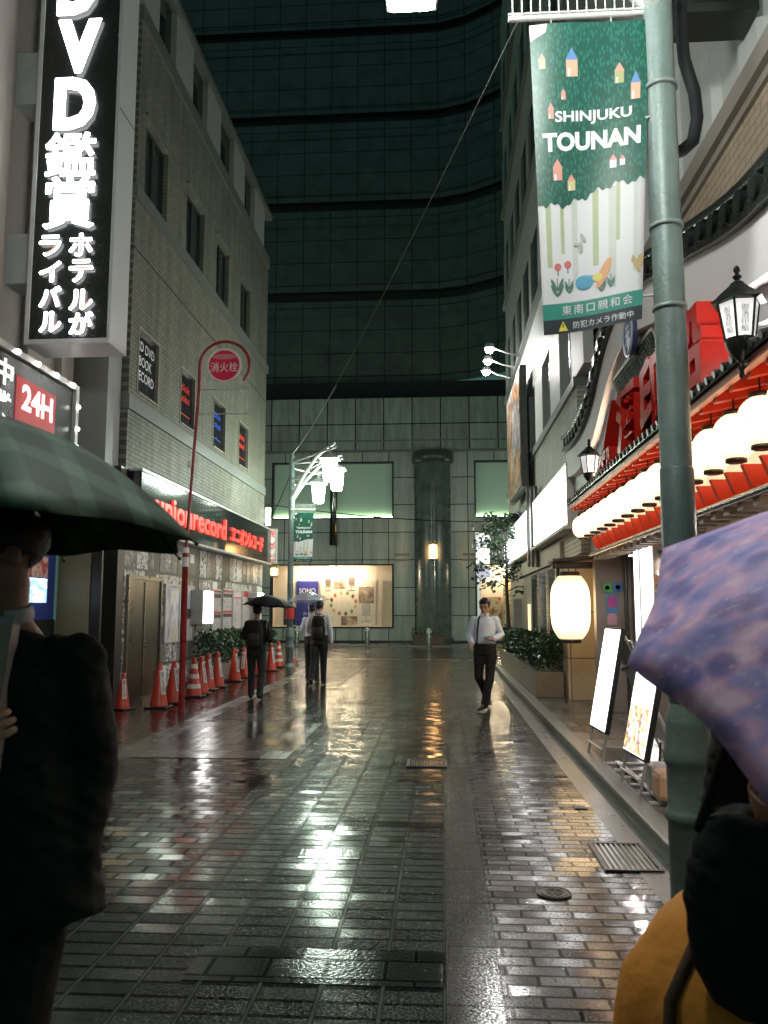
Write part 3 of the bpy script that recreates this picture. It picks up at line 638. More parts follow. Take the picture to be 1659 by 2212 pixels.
# double service door
ya, yb = L3(212, 1700).y, L3(512, 1690).y; zt = 2.16
door = MB(); door.box(GX-.02, GX+.03, ya, yb, 0, zt)
bronze = mat('bronze_door', (.15,.14,.115), .30, .9, .06, 1.2)
dr = door.build('door', bronze, rec)
f = MB(); t = .07; ym = (ya+yb)/2
f.box(GX, GX+.06, ya-t, ya, 0, zt+t); f.box(GX, GX+.06, yb, yb+t, 0, zt+t); f.box(GX, GX+.06, ya, yb, zt, zt+t); f.build('frame', mat('bronze_frame', (.26,.24,.19), .3, .8, .06), dr)
f = MB(); f.box(GX+.03, GX+.045, ym-.035, ym+.035, .05, zt-.04); f.build('meeting_stile', MATS['bronze_frame'], dr)
f = MB(); f.lathe([(.0,-.03),(.025,-.02),(.025,.02),(.0,.03)], (GX+.08, ym, 1.02), 12); f.tube((GX+.03, ym, 1.02), (GX+.08, ym, 1.02), .012, 8); f.tube((GX+.03, ym, .92), (GX+.075, ym, .92), .018, 8); f.build('handle', mat('chrome', (.6,.6,.58), .12, 1.0), dr)
# black fascia with red channel letters
FX = -5.32
fas = thing('shop_fascia', 'long black fascia sign with glowing red letters over the record shop', 'shop sign', (FX, 14.3, 3.04))
fz0, fz1 = 3.05, 4.07
m = MB(); m.box(LX, FX, 14.25, 25.5, fz0, fz1); m.build('box', mat('gloss_black', (.018,.02,.019), .10, 0, .3, .8, .0, 40, .7), fas)
m = MB(); m.box(LX, FX+.03, 14.22, 25.53, fz1, fz1+.04); m.box(LX, FX+.03, 14.22, 25.53, fz0-.05, fz0); m.build('edge_trim', mat('alu_trim', (.6,.6,.57), .35, .5), fas)
m = MB()
for yy in (18.9, 23.1): m.box(FX, FX+.004, yy-.008, yy+.008, fz0, fz1)
m.build('panel_joint', black_gap, fas)
red_neon = emit('red_letter_glow', (1,.085,.06), 1.25, (.8,.05,.04))
def at_f(px, py): return at(px, py, X=FX)
ua, ub = at_f(331, 1110).y, at_f(485.5, 1150).y
m = MB(); put_text(m, 'unionrecord', (FX, (ua+ub)/2, 3.55), YF, ZU, w=ub-ua, h=.50, depth=.05, bold=.022, extrude=.05); m.build('lettering', red_neon, fas)
ka, kb = at_f(496.7, 1150).y, at_f(565.5, 1190).y
m = MB(); put_text(m, 'ユニオンレコード', (FX, (ka+kb)/2, 3.52), YF, ZU, w=kb-ka, h=.42, depth=.05, bold=.03, extrude=.05); m.build('lettering', red_neon, fas)
# hanging signs and lamp at the far end of the fascia
t = thing('hanging_sign', 'small white and red hanging sign at the far end of the black fascia', 'sign', (-5.2, 25.75, 3.1))
m = MB(); m.box(-5.42, -5.18, 25.7, 25.85, 3.05, 4.15); m.build('box', mat('alu_trim', (.6,.6,.57), .35, .5), t)
m = MB(); m.box(-5.39, -5.24, 25.69, 25.7, 3.1, 4.1); m.build('face', picture('sign_face_red', [(.7,.66,.6), (.65,.62,.58), (.55,.03,.05), (.8,.78,.74)], 2.4, 2, em=.5), t)
t = thing('eaves_lantern', 'small warm box lamp below the far end of the black fascia', 'lamp', (-5.2, 25.6, 2.6))
m = MB(); m.box(-5.34, -5.1, 25.45, 25.7, 2.95, 3.0); m.box(-5.34, -5.1, 25.45, 25.7, 2.62, 2.65)
for x in (-5.33, -5.12):
    for yy in (25.46, 25.68): m.box(x-.01, x+.01, yy-.01, yy+.01, 2.65, 2.95)
m.build('cage', mat('brass', (.5,.33,.12), .3, 1.0), t)
m = MB(); m.box(-5.30, -5.14, 25.5, 25.65, 2.68, 2.9); m.build('shade', emit('warm_box', (1,.72,.4), 12), t)
t = thing('wall_lamp', 'white tube lamp at the corner of the cream building above the fascia', 'lamp', (-5.45, 25.6, 4.5))
m = MB(); m.box(-5.5, -5.36, 25.5, 25.62, 4.25, 4.8); m.build('tube', emit('white_tube', (.95,1,.85), 6), t)
m = MB(); m.box(-5.6, -5.5, 25.45, 25.6, 4.3, 4.75); m.build('bracket', mat('alu_trim', (.6,.6,.57), .35, .5), t)
m = MB(); m.box(-5.4, -5.05, 18.02, 18.05, 3.1, 3.12)
# little bulbs in the entrance beneath the fascia's near end
for k, px in enumerate((486, 514, 541)):
    p = at(px/1.8228, 2125/1.8228, X=-5.4)
    t = thing('entrance_bulb', ['small warm bulb closest to the black corner post under the black fascia', 'middle one of the three small warm bulbs under the black fascia', 'small warm bulb closest to the bronze door under the black fascia'][k], 'bulb', p, 'entrance bulbs')
    m = MB(); m.lathe([(.02,.08),(.025,.05),(.02,.03)], p, 10); m.build('socket', black_frame, t)
    m = MB(); m.ball(p, .045, .045, .05); m.build('bulb', emit('warm_bulb', (1,.75,.4), 12), t)
# poster cases
pw = mat('poster_white', (.62,.60,.57), .3)
film = picture('film_poster_a', [(.70,.64,.58), (.66,.46,.26), (.74,.71,.68), (.55,.55,.58), (.35,.36,.40)], 2.0, .6, detail=4)
film2 = picture('film_poster_b', [(.72,.7,.68), (.5,.55,.66), (.70,.68,.66), (.6,.48,.36)], 2.4, .7, detail=4)
rp = picture('price_poster', [(.55,.52,.5), (.42,.30,.30), (.6,.58,.56), (.2,.17,.17)], 6, 1.5)
def poster_case(q, label, face, bands, group, depth=.05):
    ya, yb = L3(q[0], (q[1]+q[3])/2).y, L3(q[2], (q[1]+q[3])/2).y
    z1 = (L3(q[0], q[1]).z + L3(q[2], q[1]).z)/2; z0 = (L3(q[0], q[3]).z + L3(q[2], q[3]).z)/2
    t = thing('poster_case', label, 'poster case', (GX, (ya+yb)/2, z0), group)
    f = MB(); e = .035; x0, x1 = GX+.012, GX+depth
    f.box(x0, x1, ya, ya+e, z0, z1); f.box(x0, x1, yb-e, yb, z0, z1); f.box(x0, x1, ya+e, yb-e, z1-e, z1); f.box(x0, x1, ya+e, yb-e, z0, z0+e); f.build('frame', mat('alu_trim', (.6,.6,.57), .35, .5), t)
    f = MB(); f.box(GX+.01, x1-.02, ya+e, yb-e, z0+e, z1-e); f.build('poster', face, t)
    if bands:
        f = MB(); g = MB(); h = z1-z0
        for b0, b1, kind in bands:
            (f if kind == 'r' else g).box(x1-.02, x1-.016, ya+e, yb-e, z0+h*b0, z0+h*b1)
        if f.v: f.build('red_band', mat('poster_red', (.55,.03,.035), .35), t)
        if g.v: g.build('dark_band', mat('poster_dark', (.05,.05,.06), .35), t)
    return t
PG = 'poster cases on the record shop wall'
poster_case((582, 715, 722, 1258), 'tall pale film poster case beside the bronze door', film, [], PG)
poster_case((738, 725, 850, 1240), 'poster case with blue patches behind the red pole', film2, [(.40,.58,'d')], PG)
poster_case((1022, 757, 1110, 1205), 'poster case with red bands directly beside the wall light box', rp, [(.93,.99,'r'),(.82,.9,'d'),(.49,.53,'r'),(.40,.47,'d'),(.02,.06,'r')], PG)
poster_case((1122, 757, 1212, 1190), 'second poster case with red bands from the wall light box', rp, [(.93,.99,'r'),(.82,.9,'d'),(.49,.53,'r'),(.40,.47,'d'),(.02,.06,'r')], PG)
poster_case((1218, 762, 1300, 1178), 'pale pinkish poster case between two red-topped ones', picture('pink_poster', [(.5,.4,.42), (.58,.5,.5), (.35,.28,.3)], 5, 1.5), [(.8,.83,'r')], PG)
poster_case((1308, 765, 1382, 1165), 'poster case with one broad red top band, last along the wall', rp, [(.84,.98,'r')], PG)
# light boxes on brackets
def wall_lightbox(q, label):
    ya, yb = L3(q[0], q[1]).y, L3(q[2], q[1]).y; x1 = LX+.32
    p0 = L3(q[0], q[3], X=x1); p1 = L3(q[2], q[3], X=x1); z0 = L3(q[0], q[3], X=x1).z; z1 = L3(q[0], q[1], X=x1).z
    t = thing('wall_lightbox', label, 'light box', (LX, p0.y, z0))
    m = MB(); m.box(LX-.01, x1-.02, p0.y, p1.y, z0, z1); m.build('case', mat('grey_case', (.42,.43,.41), .4), t, bevel=.03)
    m = MB(); m.box(x1-.02, x1, p0.y+.02, p1.y-.02, z0+.02, z1-.02); m.build('lit_face', emit('lightbox_face', (1,.97,.95), 14), t, bevel=.008)
    return t
wall_lightbox((953, 765, 1040, 1088), 'blank glowing white light box projecting from the record shop wall')
wall_lightbox((1462, 785, 1515, 845), 'small glowing white light box high at the far end of the record shop wall')
# the planting bed in front of the posters
hx0, hx1 = -5.5, -5.05
pt = thing('hedge_bed', 'low concrete planting bed with a dark green hedge below the red posters', 'planter', (-5.3, 20.5, 0))
m = MB(); m.box(hx0, hx1, 18.2, 25.2, 0, .36); m.build('trough', mat('pinkish_concrete', (.22,.17,.14), .5, 0, .3, 4, .3), pt, bevel=.01)
def leaf_mass(n, box, size, seed, bulge=0.0):
    r = random.Random(seed); g = MB(); x0, x1, y0, y1, z0, z1 = box
    for i in range(n):
        p = Vector((r.uniform(x0, x1), r.uniform(y0, y1), z0+(z1-z0)*math.sqrt(r.random())))
        u = abs((p.x-(x0+x1)/2)/((x1-x0)/2)); top = z1 - bulge*u*u + .07*math.sin(p.y*7+p.x*5)
        if p.z > top: p.z = top - r.random()*.06
        s = size*r.uniform(.6, 1.3)
        d1 = Vector((r.uniform(-1,1), r.uniform(-1,1), r.uniform(-.2,1.1))).normalized()*s; d2 = d1.cross(Vector((r.uniform(-1,1), r.uniform(-1,1), r.uniform(-1,1)))).normalized()*s*.45
        k = r.randrange(3)
        g.add([p, p+d1*.5+d2, p+d1, p+d1*.5-d2], [(0,1,2,3)], k)
    return g
leafs = [mat('hedge_leaf_dark', (.018,.05,.022), .35, 0, .4, 8), mat('hedge_leaf', (.035,.085,.035), .35, 0, .4, 8), mat('hedge_leaf_pale', (.06,.12,.045), .35, 0, .4, 8)]
leaf_mass(5200, (hx0+.01, hx1+.06, 18.15, 25.1, .3, 1.12), .075, 3, .2).build('hedge', leafs, pt)

# ================================================================ LEFT NEAR BUILDING with the DVD sign
NX = -6.3
nb = thing('corner_building', 'pale stone building behind the tall lettered sign', 'building', (NX, 13.3, 0))
pink = mat('pale_stone', (.48,.43,.39), .5, 0, .18, 2.5, .15)
w = MB(); w.box(NX-3, NX, -8, 13.3, 4.6, 24); w.box(NX-3, NX, -8, 11.6, 0, 4.6); w.build('wall', pink, nb)
w = MB()
for yy in (4.0, 6.5, 9.0, 11.9, 13.0): w.box(NX, NX+.12, yy-.22, yy+.22, 5.3, 24)
w.build('rib', mat('pale_stone_rib', (.55,.50,.46), .5, 0, .15, 2.5), nb)
w = MB(); w.box(NX-.1, -5.66, 13.42, 14.0, 3.2, 9); w.build('grey_pier', mat('grey_render', (.30,.31,.30), .5, 0, .25, 2, .2), nb)
w = MB(); w.box(NX-.05, -5.80, 13.35, 13.42, 0, 3.3); w.build('olive_wall', mat('olive_render', (.20,.185,.10), .5, 0, .2, 2), nb)
w = MB(); w.box(-5.80, -5.62, 13.38, 13.44, .0, 3.4); w.build('jamb', mat('black_post', (.02,.021,.02), .35), nb)
w = MB(); w.box(NX-3, NX, 11.6, 13.3, 2.75, 4.6); w.box(NX-3, NX-.6, 11.6, 13.3, 0, 2.75); w.build('shopfront_wall', mat('shopfront_dark', (.06,.055,.05), .4), nb)
t = thing('lit_showcase', 'bright blue-white showcase behind the man with the checked umbrella', 'showcase', (NX-.3, 12.4, 1.2))
m = MB(); m.box(NX-.55, NX-.05, 11.65, 13.25, 1.45, 2.5); m.build('case', mat('showcase_blue', (.03,.06,.3), .4), t)
m = MB(); m.box(NX-.05, NX-.03, 11.7, 12.95, 1.72, 2.1); m.build('lit_panel', picture('lit_panel_print', [(.75,.85,.95), (.9,.95,1), (.15,.4,.7), (.85,.9,.95)], 3, 2, em=2.2), t)
m = MB(); m.box(NX-.05, NX-.03, 11.7, 12.95, 2.12, 2.45); m.build('notice', picture('notice_print', [(.35,.2,.16), (.6,.5,.42), (.4,.05,.04), (.15,.1,.1)], 5, 1, em=.25), t)
m = MB(); m.box(NX-.55, NX-.02, 11.65, 13.25, 1.0, 1.45); m.build('base', black_frame, t)
# tall projecting sign
SY = 11.05
sg = thing('projecting_sign', 'tall black projecting sign with huge glowing white letters', 'sign', (-5.28, SY, 5.35))
x0, x1, z0, z1, dp = -5.9, -4.66, 5.35, 13.5, .62
m = MB(); m.box(x0, x1, SY, SY+dp, z0, z1); m.build('case', mat('sign_case_grey', (.72,.74,.74), .4, .0, .05, 2), sg)
m = MB(); e = .02; m.box(x0+.06, x1-.035, SY-.012, SY, z0+.07, z1-.05); m.build('face', mat('sign_face_black', (.012,.016,.016), .25), sg)
m = MB(); m.box(x0-.0, x1, SY-.03, SY-.0125, z0, z0+.07); m.box(x0, x0+.06, SY-.03, SY-.0125, z0+.07, z1); m.box(x1-.035, x1, SY-.03, SY-.0125, z0+.07, z1); m.build('rim', mat('sign_rim', (.62,.64,.64), .35, .2), sg)
wl = emit('sign_letter_white', (1,.99,1), 7.0)
sx = (x0+x1)/2
def sz(py): return at(150, py, Y=SY).z
m = MB()
def big(ch, pxc, pyt, pyb, w_, mb=m, **k):
    zt, zb = sz(pyt), sz(pyb); c = at(pxc, (pyt+pyb)/2, Y=SY)
    g_ = k.pop('grow', .012); put_bold(mb, ch, (c.x, SY-.013, (zt+zb)/2), XR, ZU, w_-2*g_, zt-zb-2*g_, .04, g_, **k)
def pw(px): return px*SY/FP*1.02
big('D', 172, -88, 40, pw(98), bold=.03, grow=.02); big('V', 174, 48, 165, pw(106), bold=.05); big('D', 165, 172, 286, pw(100), bold=.03, grow=.02)
big('鑑', 156, 290, 386, pw(122), grow=.017); big('賞', 153, 384, 498, pw(122), grow=.017)
for ch, y in zip('ホテルが', (508, 564, 628, 676)): big(ch, 178, y, y+(50 if ch != 'ル' else 46), pw(56), grow=.015)
for ch, y in zip('ライバル', (510, 566, 620, 674)): big(ch, 112, y, y+46, pw(52), grow=.015)
m.build('lettering', wl, sg)
m = MB()
for ch, y in zip('ホテルが', (508, 564, 628, 676)): c = at(179, y+25, Y=SY); put_text(m, ch, (c.x, SY-.075, sz(y+(25 if ch != 'ル' else 23))), XR, ZU, w=pw(44), h=(sz(y)-sz(y+42)), depth=.003)
for ch, y in zip('ライバル', (510, 566, 620, 674)): c = at(113, y+23, Y=SY); put_text(m, ch, (c.x, SY-.075, sz(y+23)), XR, ZU, w=pw(41), h=(sz(y)-sz(y+38)), depth=.003)
m.build('orange_inlay', emit('inlay_orange', (1,.55,.42), 1.0, (.8,.4,.3)), sg)
for k, (pya, pyb) in enumerate(((100, 212), (495, 603))):
    b = MB(); za, zb = sz(pya), sz(pyb); b.box(NX, x0, SY+.1, SY+.55, zb, za); b.build('bracket_box', mat('bracket_grey', (.42,.45,.45), .5), sg)
b = MB(); b.box(x1, x1+.004, SY+.02, SY+dp-.02, 8.92, 8.935); b.build('seam', black_gap, sg)
# 24h fascia over the near shopfront
AX = -5.72
t = thing('lit_fascia', 'black shopfront sign with white letters and a red 24H panel, edged with bulbs', 'shop sign', (AX, 9, 4.2))
fa, fb = 6.0, 12.35; fz0, fz1 = 4.05, 5.07
m = MB(); m.box(NX, AX, fa, fb, fz0, fz1); m.build('box', mat('fascia_black', (.02,.025,.024), .3), t)
m = MB(); m.box(AX, AX+.06, fa, fb, fz1-.07, fz1+.02); m.box(AX, AX+.06, fb-.1, fb, fz0, fz1-.07); m.build('edge_trim', mat('alu_trim', (.6,.6,.57), .35, .5), t)
ra, rb = at(33, 850, X=AX).y, at(120, 850, X=AX).y
m = MB(); m.box(AX, AX+.01, ra, rb, fz0+.04, at(40, 812, X=AX).z); m.build('red_panel', emit('panel_red', (.8,.05,.05), .28, (.6,.04,.04)), t)
m = MB(); put_text(m, '24H', (AX+.011, (ra+rb)/2+.02, at(80, 873, X=AX).z), YF, ZU, w=(rb-ra)*.78, h=.36, depth=.01, bold=.03)
wa = at(-60, 800, X=AX).y; wb = at(26, 830, X=AX).y
put_text(m, '年中', (AX+.001, (wa+wb)/2, 4.72), YF, ZU, w=(wb-wa), h=.36, depth=.01, bold=.03); put_text(m, '営業', (AX+.001, (wa+wb)/2, 4.28), YF, ZU, w=(wb-wa), h=.36, depth=.01, bold=.03)
m.build('lettering', emit('fascia_letter', (1,1,1), 2.0), t)
bulbm = emit('rim_bulb', (1,1,.96), 16)
for k in range(11):
    b = MB(); b.ball((AX+.075, fa+.5+k*.56, fz1-.025), .035); b.build('bulb', bulbm, t)
for zz in (4.75, 4.4, 4.12):
    b = MB(); b.ball((AX+.075, fb-.05, zz), .035); b.build('bulb', bulbm, t)
# ================================================================ RIGHT: TILED BUILDING (facade x = 2.2) with light boxes and billboard
RX = 2.2
def R5(zx, zy, X=RX): return at((1900+zx/1.476)/1.8228, (1000+zy/1.476)/1.8228, X=X)
white_r = mat('white_render', (.60,.60,.57), .5, 0, .12, 2, .1)
pale_tile = bricks('pale_tile_street', (.46,.45,.38), (.54,.52,.44), (.22,.21,.18), .24, .075, .008, 'yz', rough=.4, bump=.7, dirt=.3, stretch=True)
tb = thing('tiled_building', 'pale tiled building with window bands behind the white light boxes', 'building', (RX, 15, 0))
RY0, RY1 = 13.25, 27.0
w = MB(); w.box(RX, RX+6, RY0, RY1, 2.5, 5.2); w.build('wall', pale_tile, tb)
w = MB(); w.box(RX-.05, RX+.3, RY0, RY1+.03, 5.2, 5.36); w.build('ledge', ledge_m, tb)
w = MB(); w.box(RX, RX+6, RY0, RY1, 6.85, 22); w.build('upper_wall', mat('grey_white_render', (.40,.42,.40), .5, 0, .2, 1.5, .1), tb)
w = MB(); w.box(RX+.15, RX+6, RY0, RY1, 5.36, 6.85); w.build('window', glass('dark_glass'), tb)
for a, b_ in ((1113, 1127), (1134, 1143), (1156, 1172), (1190, 1211), (1237, 1264)):
    ya, yb = at(a, 850, X=RX).y, at(b_, 850, X=RX).y
    p = MB(); p.box(RX-.01, RX+.15, min(ya, yb), max(ya, yb), 5.36, 6.85); p.build('pier', white_r, tb)
for a in (1148, 1179, 1222):
    w = MB(); y = at(a, 850, X=RX).y; w.box(RX+.08, RX+.15, y-.03, y+.03, 5.36, 6.85); w.build('mullion', steel, tb)
for k, zz in enumerate((8.7, 11.9, 15.1, 18.3)):
    w = MB(); w.box(RX-.012, RX, RY0+.4, RY1-.5, zz, zz+1.5); wn = w.build('window', glass('dusk_glass', (.05,.07,.07), .12), tb)
    for j in range(8):
        f = MB(); y = RY0+.4 + (RY1-RY0-.9)*j/7; f.box(RX-.05, RX-.012, y-.25, y+.25, zz-.02, zz+1.52); f.build('pier', mat('grey_pier', (.36,.39,.37), .5, 0, .2, 2), wn)
    f = MB(); f.box(RX-.1, RX, RY0, RY1, zz-.35, zz-.2); f.build('string_course', ledge_m, tb)
# ground floor
G0 = 14.6
w = MB(); w.box(RX-.05, RX+.5, G0, G0+.6, .08, 2.5); w.box(RX+.42, RX+.5, 13.6, G0, .08, 2.5); w.build('end_pier', bricks('cream_slab', (.58,.48,.34), (.62,.52,.37), (.2,.16,.12), .9, .78, .012, 'xz', rough=.4, bump=.3, off=0, dirt=.15), tb)
w = MB(); w.box(RX-.06, RX+.4, G0+.6, RY1, 2.5, 2.85); w.build('beam', mat('cream_render', (.5,.44,.34), .5, 0, .2, 3, .2), tb)
w = MB(); w.box(RX+.02, RX+.3, G0+.6, RY1, .08, 2.5); w.build('ground_floor_wall', mat('stone_cream_dark', (.33,.29,.22), .4, 0, .3, 2), tb)
for a, b_ in ((15.9, 17.3), (17.35, 18.8), (18.85, 20.4)):
    w = MB(); w.box(RX-.03, RX+.02, a, b_, .75, 2.42); wn = w.build('window', mat('shop_glass_grey', (.045,.05,.045), .08, 0, .6, 1.2, 0, 40, .9), tb)
    f = MB(); f.box(RX-.06, RX-.03, a-.025, a+.025, .7, 2.45); f.box(RX-.06, RX-.03, a+.025, b_, .7, .75); f.build('frame', steel, wn)
w = MB(); w.box(RX-.02, RX+.02, 21.2, 21.45, .9, 1.75); w.build('lit_slot', emit('warm_slot', (1,.6,.3), 2.2), tb)
w = MB(); w.box(RX-.25, RX-.02, 23.0, 23.1, 1.0, 1.9); w.build('grey_board', mat('grey_case', (.42,.43,.41), .4), tb)
# light boxes along the facade
lbf = emit('white_sign_face', (1,.98,1), 8)
def lightbox(y0, y1, z0, z1, label, texts):
    t = thing('lightbox_sign', label, 'light box sign', (2.1, y0, z0), 'white light boxes on the tiled building')
    m = MB(); m.box(2.02, RX, y0, y1, z0, z1); m.build('case', mat('alu_case', (.5,.5,.48), .4, .4), t)
    m = MB(); m.box(2.0, 2.02, y0+.05, y1-.05, z0+.05, z1-.05); m.build('lit_face', lbf, t)
    m = MB()
    for s_, y, z, w_, vert in texts: put_text(m, s_, (1.999, y, z), (0,-1,0), ZU, w=w_, depth=.002, vertical=vert)
    if m.v: m.build('lettering', mat('sign_ink_blue', (.10,.12,.5), .5), t)
    m = MB(); m.box(1.96, RX, y0, y1, z0-.05, z0); m.build('sill', mat('alu_case', (.5,.5,.48), .4, .4), t)
lightbox(13.42, 18.2, 2.95, 3.98, 'large overexposed white light box beside the restaurant eave', [('新宿', 15.1, 3.6, .5, False)])
lightbox(18.85, 26.7, 2.95, 3.98, 'farther white light box with small blue writing beneath the billboard', [('南口', 21.3, 3.6, .6, True)])
t = thing('sign_post', 'dark striped post between the two white light boxes', 'post', (1.95, 18.5, 2.6))
m = MB()
for k in range(3): m.box(1.9+.09*k, 1.95+.09*k, 18.42, 18.62, 2.55, 4.35)
m.build('bars', mat('dark_steel', (.08,.085,.08), .3, .6), t); m = MB(); m.box(1.91, 2.18, 18.5, 18.58, 2.6, 4.3); m.build('back_plate', steel, t)
# billboard
bb = thing('billboard', 'floodlit billboard with an orange and dark picture on the tiled building', 'billboard', (1.9, 19.5, 4.5))
m = MB(); m.box(1.9, 2.06, 19.5, 23.3, 4.5, 7.45); m.build('case', mat('dark_steel', (.08,.085,.08), .3, .6), bb)
m = MB(); m.box(1.88, 1.9, 19.55, 23.25, 4.55, 7.4); m.build('picture', picture('billboard_print', [(.5,.42,.35), (.55,.25,.06), (.05,.05,.07), (.6,.5,.42), (.12,.14,.22)], .9, 1.0, detail=4), bb)
for k, y in enumerate((19.7, 21.2, 22.7)):
    t = thing('floodlight', ['topmost', 'middle', 'lowest'][k]+' of the three glaring floodlights on arms over the billboard', 'floodlight', (1.15, y, 7.9), 'floodlights over the billboard')
    zz = at([1058, 1054, 1050][k], [752, 778, 801][k], Y=y).z; xx = at([1058, 1054, 1050][k], 778, Y=y).x
    t.location = (xx, y, zz)
    m = MB(); m.ring_tube([(1.95, y, zz-.22), (1.6, y, zz-.12), (xx+.1, y, zz)], .022, 8); m.build('arm', mat('alu_trim', (.6,.6,.57), .35, .5), t)
    m = MB(); m.lathe([(.04,.12),(.10,.10),(.13,.02),(.13,-.02)], (xx, y, zz), 16); m.build('housing', mat('alu_trim', (.6,.6,.57), .35, .5), t)
    m = MB(); m.ball((xx, y, zz-.03), .10); m.build('bulb', emit('flood_bulb', (1,.98,.95), 700), t)
# ================================================================ RIGHT: RESTAURANT with curved gable
WX = 2.35
rs = thing('restaurant', 'white plastered restaurant with black-tiled curved gable and red eaves', 'building', (WX, 9.5, 0))
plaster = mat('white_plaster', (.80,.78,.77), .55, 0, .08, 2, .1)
w = MB(); w.box(2.9, 3.2, 1.0, 10.6, .08, 2.5); w.box(2.9, 6, 10.6, 10.9, .08, 2.5); w.box(WX, 6, 1.0, 13.25, 2.44, 2.5); w.build('shopfront', mat('warm_plaster', (.62,.52,.44), .5, 0, .15, 2), rs)
w = MB(); w.box(2.36, 2.9, 13.0, 13.2, .08, 2.5); w.box(2.9, 3.0, 10.9, 13.2, .08, 2.44); w.build('side_wall', mat('grey_taupe', (.25,.22,.19), .5, 0, .15, 2), rs)
# gable: curved tile edge and white barge boards
GT = [(3.0,4.25),(4.0,4.25),(4.95,4.29),(5.47,4.34),(6.63,4.65),(8.13,5.04),(9.1,5.22),(10.14,5.01),(10.45,4.86),(10.75,4.65),(11.25,4.45),(11.8,4.33),(12.8,4.28),(13.6,4.38),(14.5,4.42)]
def gz0(y):
    for (a, za), (b_, zb) in zip(GT, GT[1:]):
        if y <= b_: return za+(zb-za)*max(0, (y-a)/(b_-a))
    return GT[-1][1]
def gz(y): return sum(gz0(y+d) for d in (-.5, -.35, -.2, -.1, 0, .1, .2, .35, .5))/9 - .2
ys = [3.6 + .15*i for i in range(67)]   # 4.6 .. 14.0
def band(x0, x1, dz0, dz1, name, m, ya=3.6, yb=13.5):
    mb = MB(); yy = [y for y in ys if ya <= y <= yb]
    v = []
    for y in yy: v += [(x0, y, gz(y)+dz0), (x1, y, gz(y)+dz0), (x1, y, gz(y)+dz1), (x0, y, gz(y)+dz1)]
    f = []
    for i in range(len(yy)-1):
        for k in range(4): f.append((4*i+k, 4*i+4+k, 4*i+4+(k+1) % 4, 4*i+(k+1) % 4))
    f += [(0,1,2,3), tuple(4*(len(yy)-1)+k for k in (3,2,1,0))]
    mb.add(v, f); return mb.build(name, m, rs)
roof_black = mat('black_glazed_tile', (.022,.026,.025), .25, 0, .4, 6, .2)
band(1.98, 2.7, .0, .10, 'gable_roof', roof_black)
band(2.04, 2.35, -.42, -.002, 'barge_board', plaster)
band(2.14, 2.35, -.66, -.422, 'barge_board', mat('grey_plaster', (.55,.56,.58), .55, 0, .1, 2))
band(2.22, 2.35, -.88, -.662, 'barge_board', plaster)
m = MB()
y = 3.7
while y < 13.4:
    s = (gz(y+.1)-gz(y-.1))/.2
    m.ring_tube([(1.95, y, gz(y)+.13), (2.6, y, gz(y)+.13)], .075, 10); m.box(1.99, 2.5, y+.08, y+.19, gz(y+.13)+.10, gz(y+.13)+.13)
    y += .27
m.build('roof_tile', roof_black, rs)
m = MB(); m.ring_tube([(2.02, y_, gz(y_)+.24) for y_ in ys], .06, 10); m.build('ridge', roof_black, rs)
w = MB(); yy_ = [1.0] + [y for y in ys if y <= 13.2] + [13.25]
w.poly([(WX, 1.0, 2.5)] + [(WX, y, gz(y)-.003) for y in yy_] + [(WX, 13.25, 2.5)], (.14, 0, 0)); w.build('wall', plaster, rs)
# crest pendant under the apex
t = thing('crest_pendant', 'blue oval crest hanging under the peak of the curved gable', 'crest', (2.0, 9.35, 4.85))
cc = at(1356, 722, X=2.0)
m = MB(); m.poly([(2.0, cc.y+.26*math.cos(a), cc.z+.25*math.sin(a)) for a in [2*math.pi*k/28 for k in range(28)]], (.05,0,0)); m.build('shield', mat('crest_blue', (.035,.05,.12), .35), t)
m = MB()
for r_ in (.20, .225): m.ring_tube([(1.998, cc.y+r_*math.cos(a), cc.z+r_*.96*math.sin(a)) for a in [2*math.pi*k/28 for k in range(29)]], .008, 6)
put_text(m, '朱', (1.999, cc.y, cc.z), (0,-1,0), ZU, w=.24, h=.26, depth=.006); m.build('emblem', mat('crest_white', (.5,.55,.7), .4), t)
# plaque
t = thing('name_plaque', 'long black name plaque in a cream frame tilted under the curved gable', 'plaque', (2.1, 9.2, 4.2))
o0 = Vector((2.20, 10.0, 4.08)); ax = Vector((0,-1.95,0)); ay = Vector((-.12,0,.30)); nz = Vector((-.04,0,-.016))
m = MB(); m.obox(o0, ax, ay, -nz*2); m.build('frame', mat('cream_wood', (.5,.42,.32), .5), t)
m = MB(); m.obox(o0+ax*.03+ay*.1, ax*.94, ay*.8, nz*.3); m.build('board', mat('plaque_black', (.02,.025,.022), .7, spec=.2), t)
m = MB(); put_text(m, '新宿東南口酒場', o0+ax*.5+ay*.5+nz*.4, ax, ay, w=1.7, h=.22, depth=.01); m.build('lettering', mat('plaque_green', (.10,.13,.11), .7, spec=.2), t)
